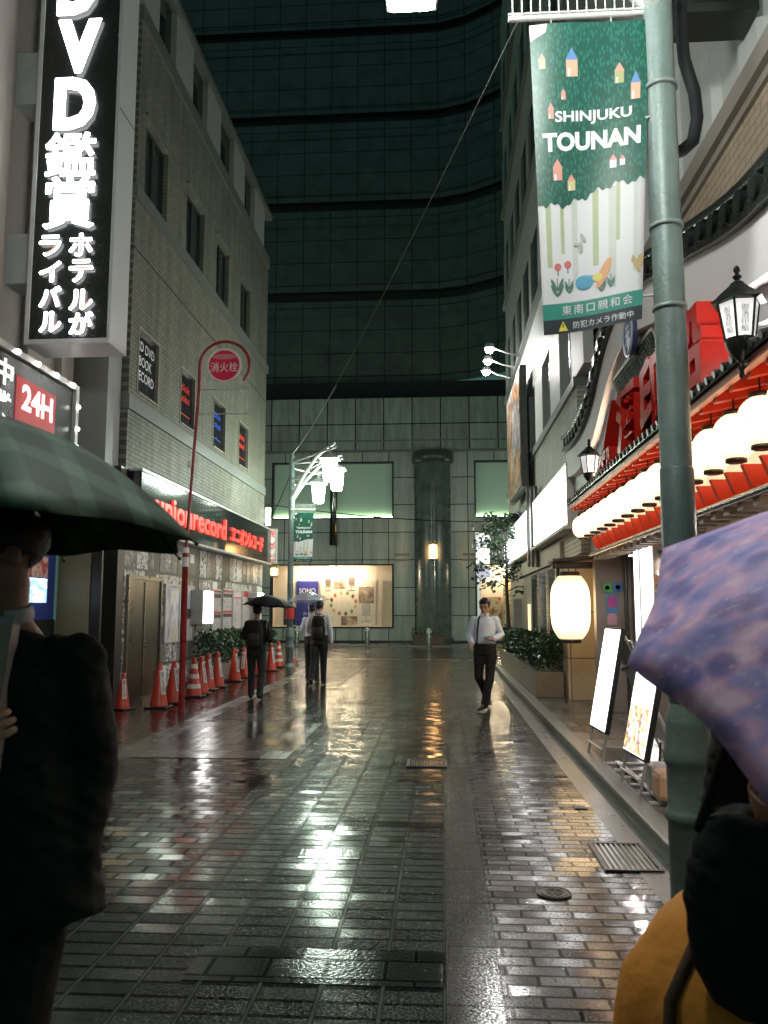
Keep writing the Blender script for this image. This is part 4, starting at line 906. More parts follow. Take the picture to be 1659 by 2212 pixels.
# big red letters standing on the eave
for k, (ch, yc) in enumerate(zip('御酒印船', (9.55, 8.5, 7.45, 6.38))):
    t = thing('sign_letter', ['first red block letter from the far end, above the far iron lamp', 'second red block letter from the far end above the red eave', 'red block letter directly behind the grey banner pole', 'big red block letter beside the near iron lamp'][k], 'sign letter', (2.0, yc, 3.2), 'red block letters over the eave')
    m = MB(); put_text(m, ch, (2.13, yc, 3.56), (0,-1,0), ZU, w=.86, h=.70, depth=.24, bold=.04, extrude=.12); m.build('letter', mat('red_plastic', (.70,.03,.018), .22, 0, .15, 4, 0, 40, .6), t)
    m = MB(); m.box(2.02, 2.12, yc-.35, yc+.35, 3.14, 3.21); m.tube((2.08, yc-.2, 3.2), (2.08, yc-.2, 3.8), .015, 6); m.tube((2.08, yc+.2, 3.2), (2.08, yc+.2, 3.8), .015, 6); m.build('stand', mat('dark_steel', (.08,.085,.08), .3, .6), t)
# uplights standing on the eave
for k, y in enumerate((10.75, 5.3, 3.6)):
    t = thing('uplight', ['small uplight box at the far end of the eave', 'small uplight box on the eave under the near iron lamp', 'small uplight box on the eave past the near iron lamp'][k], 'uplight', (2.2, y, 3.2), 'uplights on the red eave')
    m = MB(); m.box(2.12, 2.26, y-.16, y+.16, 3.18, 3.28); m.build('case', mat('dark_steel', (.08,.085,.08), .3, .6), t)
    m = MB(); m.box(2.14, 2.24, y-.14, y+.14, 3.281, 3.295); m.build('lamp', emit('uplight_lamp', (1,.93,.90), 150) if k else emit('uplight_lamp_warm', (1,.72,.52), 170), t)
# upper red eave
EX = 1.85
red_paint = mat('vermilion_paint', (.58,.05,.018), .4, 0, .2, 5)
ev = thing('red_eave', 'long red eave with black tiled edge running over the lantern row', 'eave', (EX, 8.5, 3.05))
ye0, ye1 = 1.5, 11.9
m = MB(); m.poly([(EX, ye0, 3.06), (EX, ye0, 3.10), (WX, ye0, 3.22), (WX, ye0, 3.16)], (0, ye1-ye0, 0)); m.build('soffit', mat('vermilion_dark', (.52,.05,.02), .45, 0, .25, 5), ev)
y = ye0+.1
while y < ye1-.05:
    m = MB(); m.poly([(EX+.02, y, 3.0), (EX+.02, y, 3.06), (WX, y, 3.16), (WX, y, 3.10)], (0, .07, 0)); y += .31; m.build('rafter', red_paint, ev)
m = MB(); m.box(EX-.03, EX+.02, ye0, ye1, 3.035, 3.085); m.build('fascia_board', mat('eave_edge_pink', (.5,.20,.14), .45), ev)
m = MB(); m.poly([(EX-.06, ye0, 3.088), (EX-.06, ye0, 3.13), (WX, ye0, 3.27), (WX, ye0, 3.225)], (0, ye1-ye0+.05, 0)); m.build('tile_roof', roof_black, ev)
m = MB(); y = ye0+.05
while y < ye1: m.ring_tube([(EX-.075, y, 3.125), (WX, y, 3.27)], .028, 8); y += .16
m.build('roof_tile', mat('tile_end_grey', (.035,.037,.035), .35, 0, .4, 9), ev)
m = MB(); m.box(EX+.22, EX+.3, ye0, ye1, 2.93, 3.02); m.build('beam', red_paint, ev)
# lower shelf roof with red corbels
sh = thing('lower_eave', 'narrow lower eave with stepped red corbels under the lantern row', 'eave', (2.15, 8.5, 2.5))
m = MB(); m.poly([(2.12, ye0, 2.37), (2.12, ye0, 2.41), (WX, ye0, 2.52), (WX, ye0, 2.44)], (0, 11.85-ye0, 0)); m.build('roof', mat('pinkish_board', (.50,.20,.14), .45, 0, .15, 4), sh)
m = MB(); m.ring_tube([(2.10, ye0, 2.385), (2.10, 11.9, 2.385)], .03, 8); m.build('tile_edge', roof_black, sh)
y = ye0+.2
while y < 11.8:
    m = MB(); m.poly([(2.07, y, 2.60), (WX, y, 2.60), (WX, y, 2.45), (2.13, y, 2.44)], (0, .05, 0)); y += .34; m.build('corbel', red_paint, sh)
y = ye0
while y < 11.8:
    m = MB(); m.box(2.14, 2.35, y, y+.12, 2.31, 2.368); y += .30; m.build('bracket_end', mat('cream_wood', (.5,.42,.32), .5), sh)
# paper lanterns in a row
paper = paper_lamp('lantern_paper', (1,.73,.44), 7.0, 2.0, .155, (.8,.7,.6))
capm = mat('lantern_cap', (.03,.02,.015), .4)
LXX = 1.98
def make_lantern():
    t = thing('paper_lantern', 'x', 'paper lantern', (0,0,0), 'paper lanterns under the red eave')
    m = MB(); pr = []
    for i in range(41):
        z = -.155 + .31*i/40; u = abs(z)/.155; r = .145*(1-u**3.2*.55) + .004*math.cos(i*math.pi/2*1.0*2); pr.append((max(r, .06), z))
    m.lathe(pr, (0,0,0), 22); m.build('shade', paper, t)
    m = MB(); m.lathe([(.065,.15),(.075,.155),(.075,.185),(.06,.19)], (0,0,0), 16); m.tube((0,0,.19),(0,0,.33),.008,6); m.build('top_cap', capm, t)
    m = MB(); m.lathe([(.06,-.185),(.075,-.18),(.075,-.155),(.065,-.15)], (0,0,0), 16); m.build('bottom_ring', capm, t)
    m = MB(); vs, fs = letters('朱'); ss = .085
    x0 = (min(v.x for v in vs)+max(v.x for v in vs))/2; y0 = (min(v.y for v in vs)+max(v.y for v in vs))/2
    pts = []
    for v in vs:
        a = math.pi + .55 + (v.x-x0)*ss/.149; pts.append((.1495*math.cos(a), .1495*math.sin(a), (v.y-y0)*ss))
    m.add(pts, fs); m.ring_tube([(.149*math.cos(math.pi+.55+.05*math.cos(q)/.149), .149*math.sin(math.pi+.55+.05*math.cos(q)/.149), .05*math.sin(q)) for q in [2*math.pi*k/24 for k in range(25)]], .004, 5)
    m.build('crest', emit('crest_purple', (.55,.3,.8), 1.5, (.4,.2,.6)), t)
    return t
lan0 = make_lantern(); ords = ['first','second','third','fourth','fifth','sixth','seventh','eighth','ninth','tenth','eleventh','twelfth','thirteenth','fourteenth','fifteenth','sixteenth']
for k in range(16):
    o = lan0 if k == 0 else copy_tree(lan0)
    o.location = (LXX, 11.75-.47*k, 2.76); o.scale = (.93, .93, .97); o['label'] = 'glowing white paper lantern, %s from the far end of the row under the red eave' % ords[k]
# iron lamps on scroll arms
def iron_lamp(c, arm_to, label, rot):
    t = thing('iron_lamp', label, 'lamp', c, 'iron lamps above the red eave')
    L = Vector(c); m = MB()
    m.lathe([(.0,.40),(.016,.385),(.022,.365),(.010,.345),(.03,.325),(.012,.305),(.04,.285),(.05,.27),(.10,.225),(.13,.195),(.165,.165),(.15,.16),(.12,.155)], L, 6, smooth=False)
    m.build('roof', mat('black_iron', (.018,.02,.019), .35, .5, .3, 12), t)
    m = MB(); m.lathe([(.118,.155),(.085,-.06)], L, 6, smooth=False); m.build('panes', emit('iron_lamp_pane', (1,.97,.95), 1.0, (.7,.7,.68)), t)
    m = MB()
    for k in range(6):
        a = k*math.pi/3; m.tube(L+Vector((.12*math.cos(a), .12*math.sin(a), .158)), L+Vector((.087*math.cos(a), .087*math.sin(a), -.065)), .008, 6)
    m.lathe([(.09,-.06),(.085,-.10),(.05,-.16),(.02,-.19),(.012,-.215),(.026,-.235),(.012,-.25),(.018,-.285),(.0,-.31)], L, 12); m.build('frame', MATS['black_iron'], t)
    m = MB(); e = Vector(arm_to)
    m.ring_tube([L+Vector((0,0,-.2)), L+(e-L)*.25+Vector((0,0,-.19)), L+(e-L)*.6+Vector((0,0,-.14)), e], .012, 8)
    for s_ in (.25, .55):
        p = L+(e-L)*s_+Vector((0,0,-.15)); d = (e-L).normalized()
        m.ring_tube([p+d*.04*math.cos(q)*(1-q/9)+Vector((0,0,.04*math.sin(q)*(1-q/9))) for q in [k*.6 for k in range(12)]], .007, 6)
    m.build('arm', MATS['black_iron'], t)
    m = MB()
    for k in range(6):
        a = (k+.5)*math.pi/3; rr = .098*math.cos(math.pi/6)+.004
        n = Vector((math.cos(a), math.sin(a), 0)); ux = Vector((-math.sin(a), math.cos(a), 0)); uy = Vector((math.cos(a)*.033*.9/.215, math.sin(a)*.033*.9/.215, 1)).normalized()
        put_text(m, '御酒印船', L+n*rr+Vector((0,0,.045)), ux, uy, w=.045, h=.16, vertical=True, depth=.003)
    m.build('lettering', mat('ink_black', (.03,.02,.02), .5), t)
c1 = at(1598, 712, Y=4.9); iron_lamp(c1, (2.3, 4.7, 3.25), 'nearer black iron lamp with white lettered panes above the eave', 0)
c2 = at(1274, 1012, Y=10.9); iron_lamp(c2, (2.3, 10.9, 3.22), 'farther black iron lamp with white lettered panes at the eave end', 0)
# big lantern by the cream pier
BL = at(1232, 1312, Y=13.3)
t = thing('big_paper_lantern', 'big glowing cream paper lantern hanging before the cream pier', 'paper lantern', BL)
m = MB(); pr = []
for i in range(61):
    z = -.49 + .98*i/60; u = abs(z)/.49; r = .305*(1-u**3.6*.42) + .0035*math.cos(i*math.pi); pr.append((r, z))
m.lathe(pr, BL, 30); m.build('shade', paper_lamp('big_lantern_paper', (1,.70,.38), 6.5, 1.9, .49, (.8,.65,.45)), t)
m = MB(); m.lathe([(.14,.485),(.16,.49),(.16,.555),(.14,.56)], BL, 18); m.tube(BL+Vector((-.1,0,.55)), BL+Vector((-.1,0,.72)), .008, 6); m.tube(BL+Vector((.1,0,.55)), BL+Vector((.1,0,.72)), .008, 6); m.build('top_cap', capm, t)
m = MB(); m.lathe([(.14,-.555),(.16,-.55),(.16,-.49),(.14,-.485)], BL, 18); m.build('bottom_ring', capm, t)
t = thing('lantern_canopy', 'small dark timber canopy over the big paper lantern', 'canopy', (2.1, 13.4, 2.4))
m = MB(); m.poly([(1.74, 13.1, 2.36), (1.74, 13.1, 2.40), (2.5, 13.1, 2.47), (2.5, 13.1, 2.41)], (0, .7, 0)); m.build('roof', mat('dark_timber', (.05,.03,.02), .45, 0, .4, 12), t)
m = MB(); m.box(1.80, 2.5, 13.25, 13.31, 2.27, 2.36); m.box(1.80, 2.5, 13.62, 13.68, 2.27, 2.36); m.build('beam', MATS['dark_timber'], t)
m = MB(); m.box(2.50, 2.60, 13.3, 13.42, .08, 2.45); m.build('post', mat('orange_timber', (.30,.12,.045), .4, 0, .3, 10), t)
# stickers on the taupe wall
for k, (q, col, lab, nm) in enumerate((((1302,1259,1322,1280), (.02,.38,.08), 'small green square notice on the taupe wall', 'green'), ((1324,1258,1345,1279), (.03,.16,.50), 'small blue square notice beside the green one', 'blue'), ((1309,1283,1336,1324), (.06,.22,.45), 'blue notice with a magenta square on the taupe wall', 'blue2'), ((1312,1329,1333,1350), (.45,.38,.42), 'small pale pink notice lowest on the taupe wall', 'pink'))):
    a, c = at(q[0], q[1], Y=12.99), at(q[2], q[3], Y=12.99)
    t = thing('notice', lab, 'notice', (a.x, 12.99, c.z), 'notices on the taupe wall')
    m = MB(); m.box(a.x, c.x, 12.985, 12.998, c.z, a.z); m.build('sheet', mat('notice_'+nm, col, .35, 0, .05), t)
    m = MB(); e = (c.x-a.x)*.2; cx_, cz_ = (a.x+c.x)/2, (a.z+c.z)/2
    if k < 2: m.lathe([(.0,0),(.035,0)], (0,0,0), 14); m.xform(Matrix.Translation((cx_, 12.983, cz_)) @ Matrix.Rotation(math.pi/2, 4, 'X'))
    else: m.box(a.x+e*.6, c.x-e*.6, 12.983, 12.985, cz_-.06, cz_+.10)
    m.build('print', mat('notice_print_%d' % k, (.7,.75,.72) if k < 2 else (.45,.05,.30) if k == 2 else (.6,.3,.4), .4), t)
m = MB(); m.ring_tube([(2.80, 12.9, .08), (2.80, 12.9, 2.45)], .03, 10)
tag(m.build('drain_pipe', mat('dark_steel', (.08,.085,.08), .3, .6)), 'thin dark drain pipe on the taupe wall by the notices', 'pipe')
t = thing('standing_lightbox', 'tall blank white light box column at the restaurant entrance', 'light box', (2.5, 10.5, .08))
m = MB(); m.box(2.42, 2.60, 10.4, 10.6, .08, 2.42); m.build('case', mat('grey_case', (.42,.43,.41), .4), t)
m = MB(); m.box(2.40, 2.42, 10.42, 10.58, .12, 2.38); m.box(2.44, 2.58, 10.38, 10.4, .12, 2.38); m.build('lit_face', emit('column_light', (1,.93,.92), 5.0), t)
t = thing('menu_poster', 'backlit menu poster of grilled food with white writing at the entrance', 'poster', (2.9, 10.5, 1.1))
a, c = at(1398, 1243, Y=10.55), at(1470, 1402, Y=10.55)
m = MB(); m.box(a.x, c.x, 10.52, 10.59, c.z, a.z); m.build('panel', picture('food_print', [(.05,.03,.03), (.45,.16,.05), (.60,.36,.18), (.10,.10,.16), (.5,.42,.34)], 4.0, 1, em=.5, detail=4), t)
m = MB(); put_text(m, '承り', (a.x+.30, 10.519, a.z-.32), XR, ZU, w=.10, vertical=True); put_text(m, '宴会', (a.x+.18, 10.519, a.z-.40), XR, ZU, w=.06, vertical=True); m.build('lettering', emit('menu_ink', (1,1,1), .8), t)
# downlights below the lower eave
for k, (x, y) in enumerate(((2.55, 11.2), (2.55, 8.4), (2.55, 5.6))):
    t = thing('downlight', ['far', 'middle', 'near'][k]+' downlight under the lower eave of the restaurant', 'downlight', (x, y, 2.4), 'downlights under the lower eave')
    m = MB(); m.lathe([(.05,.05),(.07,.03),(.08,-.05),(.07,-.06)], (x,y,2.38), 16); m.build('can', mat('grey_case', (.42,.43,.41), .4), t)
    m = MB(); m.lathe([(.0,-.062),(.066,-.062)], (x,y,2.38), 16); m.build('lamp', emit('downlight_lamp', (1,.90,.86), 2000), t)
# ================================================================ building above the restaurant
ub = thing('grey_building', 'pale grey building with ribs and a stone ledge rising above the restaurant', 'building', (2.5, 8, 5.6))
w = MB(); w.box(2.5, 6, 1.5, 13.2, 3.9, 5.585); w.build('wall', bricks('beige_tile_street', (.52,.43,.31), (.58,.48,.35), (.30,.25,.18), .24, .08, .006, 'yz', rough=.35, bump=.6, dirt=.2, stretch=True), ub)
w = MB(); w.box(2.40, 6, 1.5, 13.22, 5.66, 5.84); w.box(2.46, 6, 1.5, 13.21, 5.585, 5.66); w.build('ledge', mat('beige_ledge', (.36,.33,.28), .45, 0, .25, 3), ub)
w = MB(); w.box(2.56, 6, 1.5, 13.19, 5.84, 22); w.build('upper_wall', mat('grey_panel', (.62,.66,.62), .45, 0, .12, 2, .1), ub)
for y, d in ((5.25, .22), (6.3, .4), (7.3, .25), (8.6, .4), (10.0, .3), (11.6, .4)):
    w = MB(); w.box(2.46, 2.56, y-d/2, y+d/2, 5.84, 22); w.build('rib', mat('grey_rib', (.70,.73,.70), .45, 0, .1, 2), ub)
w = MB(); w.box(2.54, 2.57, 5.5, 5.95, 6.05, 6.8); w.build('window', glass('slot_glass', (.06,.075,.07), .2), ub)
# dark projecting sign edge at the top right corner
q = at(1476, 27, Y=6.0); q2 = at(1800, 27, Y=6.0)
t = thing('projecting_box', 'dark projecting sign box high against the pale grey ribbed wall', 'sign', (q.x, 6.0, q.z))
m = MB(); m.box(q.x, 2.45, 6.0, 6.35, q.z, q.z+1.6); m.build('case', mat('dark_box', (.03,.035,.033), .4), t); m = MB(); m.box(q.x+.05, 2.4, 5.98, 6.0, q.z+.08, q.z+1.55); m.build('face', mat('dark_box_face', (.05,.055,.05), .3), t)
# ================================================================ planter, tree and post on the right
pb = thing('stone_planter', 'long stone planter with a clipped green hedge before the tiled building', 'planter', (1.85, 18.5, .08))
m = MB(); e = .06
m.box(1.63, 2.12, 14.95, 15.03, .08, .52); m.box(1.63, 1.71, 15.03, 23.6, .08, .52); m.box(2.04, 2.12, 15.03, 23.6, .08, .52); m.box(1.71, 2.04, 15.03, 23.6, .1, .45)
m.build('trough', bricks('planter_stone', (.22,.19,.14), (.27,.235,.18), (.05,.045,.04), .62, .6, .01, 'yz', rough=.35, bump=.4, off=0, dirt=.3), pb)
leaf_mass(6200, (1.66, 2.14, 15.0, 23.4, .45, 1.12), .07, 5, .12).build('hedge', leafs, pb)
leaf_mass(500, (1.66, 2.1, 23.4, 24.6, .1, .6), .09, 6, .1).build('yellow_shrub', mat('yellow_leaf', (.30,.26,.03), .4, 0, .3, 8), pb)
tx, ty = 1.80, 23.0
tr = thing('street_tree', 'slender street tree with a dark leafy crown beyond the stone planter', 'tree', (tx, ty, .4))
m = MB(); m.ring_tube([(tx+.03, ty, .3), (tx+.01, ty, 1.2), (tx-.03, ty, 2.2), (tx-.02, ty, 3.0), (tx-.06, ty, 3.9)], [.07,.055,.045,.035,.015], 8)
rt = random.Random(4); limbs = []
for k in range(14):
    z = 2.1+.13*k; a = k*2.4; L_ = rt.uniform(.45, .85)*(1.1-.035*k); b0 = Vector((tx-.02, ty, z)); b2 = b0+Vector((L_*math.cos(a), L_*math.sin(a), rt.uniform(.1,.45)))
    m.ring_tube([b0, (b0+b2)/2+Vector((0,0,.08)), b2], [.02,.014,.006], 6); limbs.append((b0, b2))
m.build('trunk', mat('wet_bark', (.04,.032,.026), .4, 0, .4, 9, .4, 40), tr)
g = MB()
def spray(c, n, rad, size):
    for i in range(n):
        p = c+Vector((rt.gauss(0,rad), rt.gauss(0,rad), rt.gauss(0,rad*.5))); s = size*rt.uniform(.6,1.3)
        d1 = Vector((rt.uniform(-1,1), rt.uniform(-1,1), rt.uniform(-.7,.4))).normalized()*s; d2 = d1.cross(Vector((rt.uniform(-1,1), rt.uniform(-1,1), 1))).normalized()*s*.4
        g.add([p, p+d1*.5+d2, p+d1, p+d1*.5-d2], [(0,1,2,3)], rt.randrange(3))
for b0, b2 in limbs:
    spray(b2, 75, .18, .12); spray(b0.lerp(b2, .65), 20, .14, .11)
for k in range(9): spray(Vector((tx-.35+.12*k, ty+rt.uniform(-.4,.4), 4.0+rt.uniform(-.25,.25))), 90, .16, .12)
g.build('crown', [mat('tree_leaf_dark', (.02,.045,.025), .4, 0, .4, 8), mat('tree_leaf', (.035,.075,.035), .4, 0, .4, 8), mat('tree_leaf_pale', (.055,.10,.045), .4, 0, .4, 8)], tr)
# white post with round and square signs
ps = thing('traffic_sign_post', 'white post with round and square white signs behind the man with the phone', 'sign post', (1.38, 27.0, .08))
Y_ = 27.0; xp = at(1035, 1300, Y=Y_).x; wpaint = mat('white_paint', (.8,.8,.8), .35, 0, .05)
m = MB(); m.tube((xp, Y_, .0), (xp, Y_, at(1035, 1152, Y=Y_).z), .06, 14); m.build('post', wpaint, ps)
def disc(px, py, r, y, name, mm):
    c = at(px, py, Y=y); m = MB(); m.lathe([(0,0),(r,0),(r,.02),(0,.02)], (0,0,0), 32, smooth=False); m.xform(Matrix.Translation(c) @ Matrix.Rotation(math.pi/2, 4, 'X')); return m.build(name, mm, ps)
retro = mat('sign_white_sheet', (.85,.85,.85), .3, 0, .03)
disc(1044, 1167, .235, Y_-.07, 'round_sign', retro); a, c = at(1028, 1184, Y=Y_-.07), at(1058, 1218, Y=Y_-.07)
m = MB(); m.box(a.x, c.x, Y_-.09, Y_-.07, c.z, a.z); m.build('square_sign', retro, ps); disc(1044, 1236, .235, Y_-.07, 'round_sign', mat('sign_lilac', (.5,.48,.62), .35, 0, .05))
m = MB(); a, c = at(1027, 1150, Y=Y_-.05), at(1034, 1172, Y=Y_-.05); m.box(a.x, c.x, Y_-.05, Y_, c.z, a.z); m.build('side_box', wpaint, ps)
# ================================================================ POLES WITH BANNERS AND LAMPS
pole_green = mat('pole_paint', (.14,.19,.18), .45, .1, .42, 4.5, .35, 45, .5)
arm_white = mat('arm_paint', (.55,.58,.55), .35, .1, .15, 4)
lamp_roof = mat('lamp_roof', (.35,.37,.35), .4, .2)
def street_lantern(c, label, group, strength_mat, s=1.0):
    t = thing('street_lantern', label, 'street lamp', c, group); c = Vector(c); m = MB()
    M4 = Matrix.Translation(c) @ Matrix.Rotation(math.pi/4, 4, 'Z'); m.lathe([(.15*s,-.34*s),(.20*s,-.30*s),(.255*s,.26*s)], (0,0,0), 4, smooth=False); m.xform(M4); m.build('glass_body', strength_mat, t)
    m = MB(); m.lathe([(.27*s,.262*s),(.37*s,.255*s),(.36*s,.29*s),(.10*s,.42*s),(.04*s,.5*s)], (0,0,0), 4, smooth=False); m.xform(M4); m.build('roof', lamp_roof, t)
    m = MB(); m.ring_tube([c+Vector((.207*s*math.cos(q*math.pi/2+math.pi/4), .207*s*math.sin(q*math.pi/2+math.pi/4), -.30*s)) for q in range(5)], .008*s, 6)
    for k in range(4):
        a = k*math.pi/2+math.pi/4; m.tube(c+Vector((.207*s*math.cos(a), .207*s*math.sin(a), -.30*s)), c+Vector((.262*s*math.cos(a), .262*s*math.sin(a), .26*s)), .007*s, 5)
    m.build('frame', lamp_roof, t)
    return t
def lamp_pole(base, arms, comb, label, height=6.1):
    B = Vector(base); t = thing('banner_pole', label, 'lamp post', B)
    m = MB(); m.lathe([(.115,0),(.115,.52),(.122,.53),(.135,.55),(.122,.58),(.112,.6),(.112,.80),(.122,.82),(.128,.85),(.118,.89),(.108,1.0),(.11,1.04),(.085,1.10),(.083,3.2),(.08,height),(.05,height+.05),(.0,height+.08)], B, 28); m.build('shaft', pole_green, t)
    m = MB(); m.lathe([(.18,0),(.18,.03),(.13,.05),(.118,.12)], B, 28); m.build('base', pole_green, t)
    m = MB(); m.lathe([(.086,1.12),(.0895,1.13),(.0895,2.35),(.085,2.36)], B, 28); m.build('sheath', mat('pole_sheath', (.075,.11,.105), .4, 0, .25, 8, .3, 80), t)
    for z in (3.25, 3.72, 4.55, 5.15):
        k = MB(); k.lathe([(.084,z-.012),(.093,z-.01),(.093,z+.01),(.084,z+.012)], B, 24); k.build('clamp', mat('clamp_paint', (.22,.26,.25), .45, .2), t)
    for tip in arms:
        tip = Vector(tip); m = MB(); d = Vector((tip.x-B.x, tip.y-B.y, 0)); zt = tip.z+.55
        p = []
        for i in range(11):
            u = i/10; p.append((B.x+d.x*u*1.12+.0, B.y+d.y*u*1.12, (zt-1.05)+(1.15)*math.sin(u*math.pi/2)))
        m.ring_tube(p, [.055-.02*i/10 for i in range(11)], 10)
        m.ring_tube([(B.x, B.y, zt-.05), (B.x+d.x*1.15, B.y+d.y*1.15, zt-.0)], .026, 8); m.ring_tube([(B.x, B.y, zt-.55), (B.x+d.x*.8, B.y+d.y*.8, zt-.30)], .018, 8)
        m.tube((tip.x, tip.y, tip.z+.4), (tip.x, tip.y, zt+.12), .03, 8); m.build('arm', arm_white, t)
    a, b_ = Vector(comb[0]), Vector(comb[1]); m = MB(); m.tube(a, b_, .016, 8)
    n = 16
    for i in range(n):
        q = a.lerp(b_, (i+.5)/n); m.tube(q, q+Vector((0,0,.17)), .0045, 5)
    m.tube(a+Vector((0,0,.03)), b_+Vector((0,0,.03)), .007, 6); m.build('spiked_bracket', mat('white_bracket', (.6,.6,.58), .4), t)
    return t
def banner(TL, TR, BL_, BR, label, wob=.02):
    TL, TR, BL_, BR = map(Vector, (TL, TR, BL_, BR)); nrm = (TR-TL).cross(TL-BL_).normalized()
    if nrm.y > 0: nrm = -nrm
    wd = (TR-TL).length; hg = (TL-BL_).length
    def P(u, v, off=0.0):
        p = TL*(1-u)*(1-v)+TR*u*(1-v)+BL_*(1-u)*v+BR*u*v
        p.z += -.012*hg*4*u*(1-u)*v*.3
        return p + nrm*(off+wob*(math.sin(3.2*v+2.2*u*2+.4)+.5*math.sin(8*u+1.5*v)))
    t = thing('street_banner', label, 'banner', BL_)
    def grid(u0, u1, v0, v1, off, nu=12, nv=12, mb=None, mi=0, vb=None):
        mb = mb or MB(); vs = [P(u0+(u1-u0)*i/nu, (v0+((vb(u0+(u1-u0)*i/nu) if vb else v1)-v0)*j/nv), off) for j in range(nv+1) for i in range(nu+1)]
        fs = [(j*(nu+1)+i, (j+1)*(nu+1)+i, (j+1)*(nu+1)+i+1, j*(nu+1)+i+1) for j in range(nv) for i in range(nu)]
        return mb.add(vs, fs, mi, True)
    o = .0018
    grid(0, 1, 0, 1, 0, 16, 30).build('cloth', mat('banner_cloth', (.62,.60,.62), .55, 0, .05, 3), t, solid=.0012)
    m = MB(); edge = lambda u: .585+.008*math.sin(u*31)+.005*math.sin(u*83+1)-.05*u*u+.014*math.sin(u*7.0)
    n_ = 60; vs = []; fs = []; nv = 26
    for i in range(n_+1):
        u = i/n_; v0 = .0 if .14 < u else .055-.2*u
        for j in range(nv+1): vs.append(P(u, v0+(edge(u)-v0)*j/nv, o))
    for i in range(n_):
        for j in range(nv): fs.append((i*(nv+1)+j, i*(nv+1)+j+1, (i+1)*(nv+1)+j+1, (i+1)*(nv+1)+j))
    m.add(vs, fs, 0, True)
    gm, n, l, b = nt('banner_foliage_print') if 'banner_foliage_print' not in MATS else (MATS['banner_foliage_print'], None, None, None)
    if n is not None:
        tc = n.new('ShaderNodeTexCoord'); mp = n.new('ShaderNodeMapping'); mp.inputs['Scale'].default_value = (75, 75, 26)
        vo = n.new('ShaderNodeTexVoronoi'); vo.inputs['Scale'].default_value = 1; l.new(tc.outputs['Object'], mp.inputs[0]); l.new(mp.outputs[0], vo.inputs['Vector'])
        cr = n.new('ShaderNodeValToRGB'); e = cr.color_ramp.elements; e[0].position = .25; e[0].color = (.018,.14,.10,1); e[1].position = .5; e[1].color = (.004,.065,.045,1)
        l.new(vo.outputs['Distance'], cr.inputs[0]); l.new(cr.outputs[0], b.inputs['Base Color']); b.inputs['Roughness'].default_value = .4; MATS['banner_foliage_print'] = gm
    m.build('foliage_print', gm, t)
    m = MB()
    for k, (u, w_, v0, v1) in enumerate(((.07,.05,.54,.79), (.21,.035,.56,.75), (.52,.055,.55,.80), (.74,.035,.54,.73))): grid(u, u+w_, v0, v1, o*.6, 2, 6, m, 0)
    for u, w_, v0, v1 in ((.32,.055,.56,.84), (.67,.07,.55,.88), (.90,.045,.54,.84)): grid(u, u+w_, v0, v1, o*.6, 2, 6, m, 1)
    m.build('trunk_print', [mat('print_olive', (.36,.40,.24), .55), mat('print_sage', (.48,.50,.46), .55)], t)
    m = MB()
    hs = ((.065,.12,.055,.03,3), (.30,.125,.10,.055,0), (.72,.17,.08,.04,4), (.86,.215,.08,.055,0), (.13,.285,.05,.03,1), (.25,.235,.04,.02,1), (.155,.475,.085,.04,1), (.29,.52,.07,.03,3), (.68,.465,.06,.026,5), (.77,.467,.045,.02,5))
    for u, v, w_, h_, ci in hs:
        grid(u, u+w_, v, v+h_, o*2, 2, 2, m, ci)
        m.add([P(u-.005, v, o*2.2), P(u+w_/2, v-h_*.75, o*2.2), P(u+w_+.005, v, o*2.2)], [(0,2,1)], 2 if ci in (0,) else 1)
        grid(u+w_*.15, u+w_*.35, v+h_*.5, v+h_, o*2.6, 1, 1, m, 5)
    m.build('house_print', [mat('print_peach', (.60,.33,.22), .5), mat('print_coral', (.55,.25,.20), .5), mat('print_blue', (.10,.20,.42), .5), mat('print_sand', (.50,.45,.22), .5), mat('print_khaki', (.30,.30,.14), .5), mat('print_pale', (.66,.64,.66), .5)], t)
    def blob(m, u, v, ru, rv, mi, ang=0):
        k = 14; m.add([P(u+ru*math.cos(a)*math.cos(ang)-rv*math.sin(a)*math.sin(ang), v+(ru*math.cos(a)*math.sin(ang)+rv*math.sin(a)*math.cos(ang)), o*1.6+.0004*mi) for a in [2*math.pi*q/k for q in range(k)]], [list(range(k))[::-1]], mi)
    m = MB()
    for u, v in ((.17,.79), (.27,.785)): blob(m, u, v, .035, .012, 0); grid(u-.006, u+.006, v, v+.028, o, 1, 1, m, 1)
    for u, v, s_ in ((.16,.845,1), (.28,.85,.7), (.60,.86,.7), (.69,.855,.6)):
        grid(u-.005, u+.005, v-.02, v+.04*s_, o, 1, 1, m, 1)
        for q in (-1, 1):
            for dv in (0, .018): blob(m, u+q*.035*s_, v+dv*s_, .035*s_, .009*s_, 1, q*-.5)
    blob(m, .43, .848, .09, .024, 2); blob(m, .50, .842, .04, .014, 2); blob(m, .62, .828, .085, .026, 3, -.5); blob(m, .56, .838, .05, .014, 4)
    blob(m, .93, .82, .05, .014, 5, .6); blob(m, .97, .81, .03, .022, 5); blob(m, .905, .805, .025, .009, 5)
    blob(m, .40, .735, .02, .02, 6); blob(m, .425, .705, .03, .010, 6, .4); blob(m, .36, .725, .03, .005, 6)
    m.build('animal_flower_print', [mat('print_red', (.50,.12,.12), .5), mat('print_leaf', (.06,.15,.12), .5), mat('print_teal', (.06,.28,.42), .5), mat('print_orange', (.60,.28,.12), .5), mat('print_yellow', (.6,.5,.15), .5), mat('print_tan', (.42,.30,.14), .5), mat('print_grey_green', (.34,.36,.30), .5)], t)
    m = MB(); grid(0, 1, .905, .955, o, 12, 2, m, 0); grid(0, 1, .955, 1.0, o, 12, 2, m, 1)
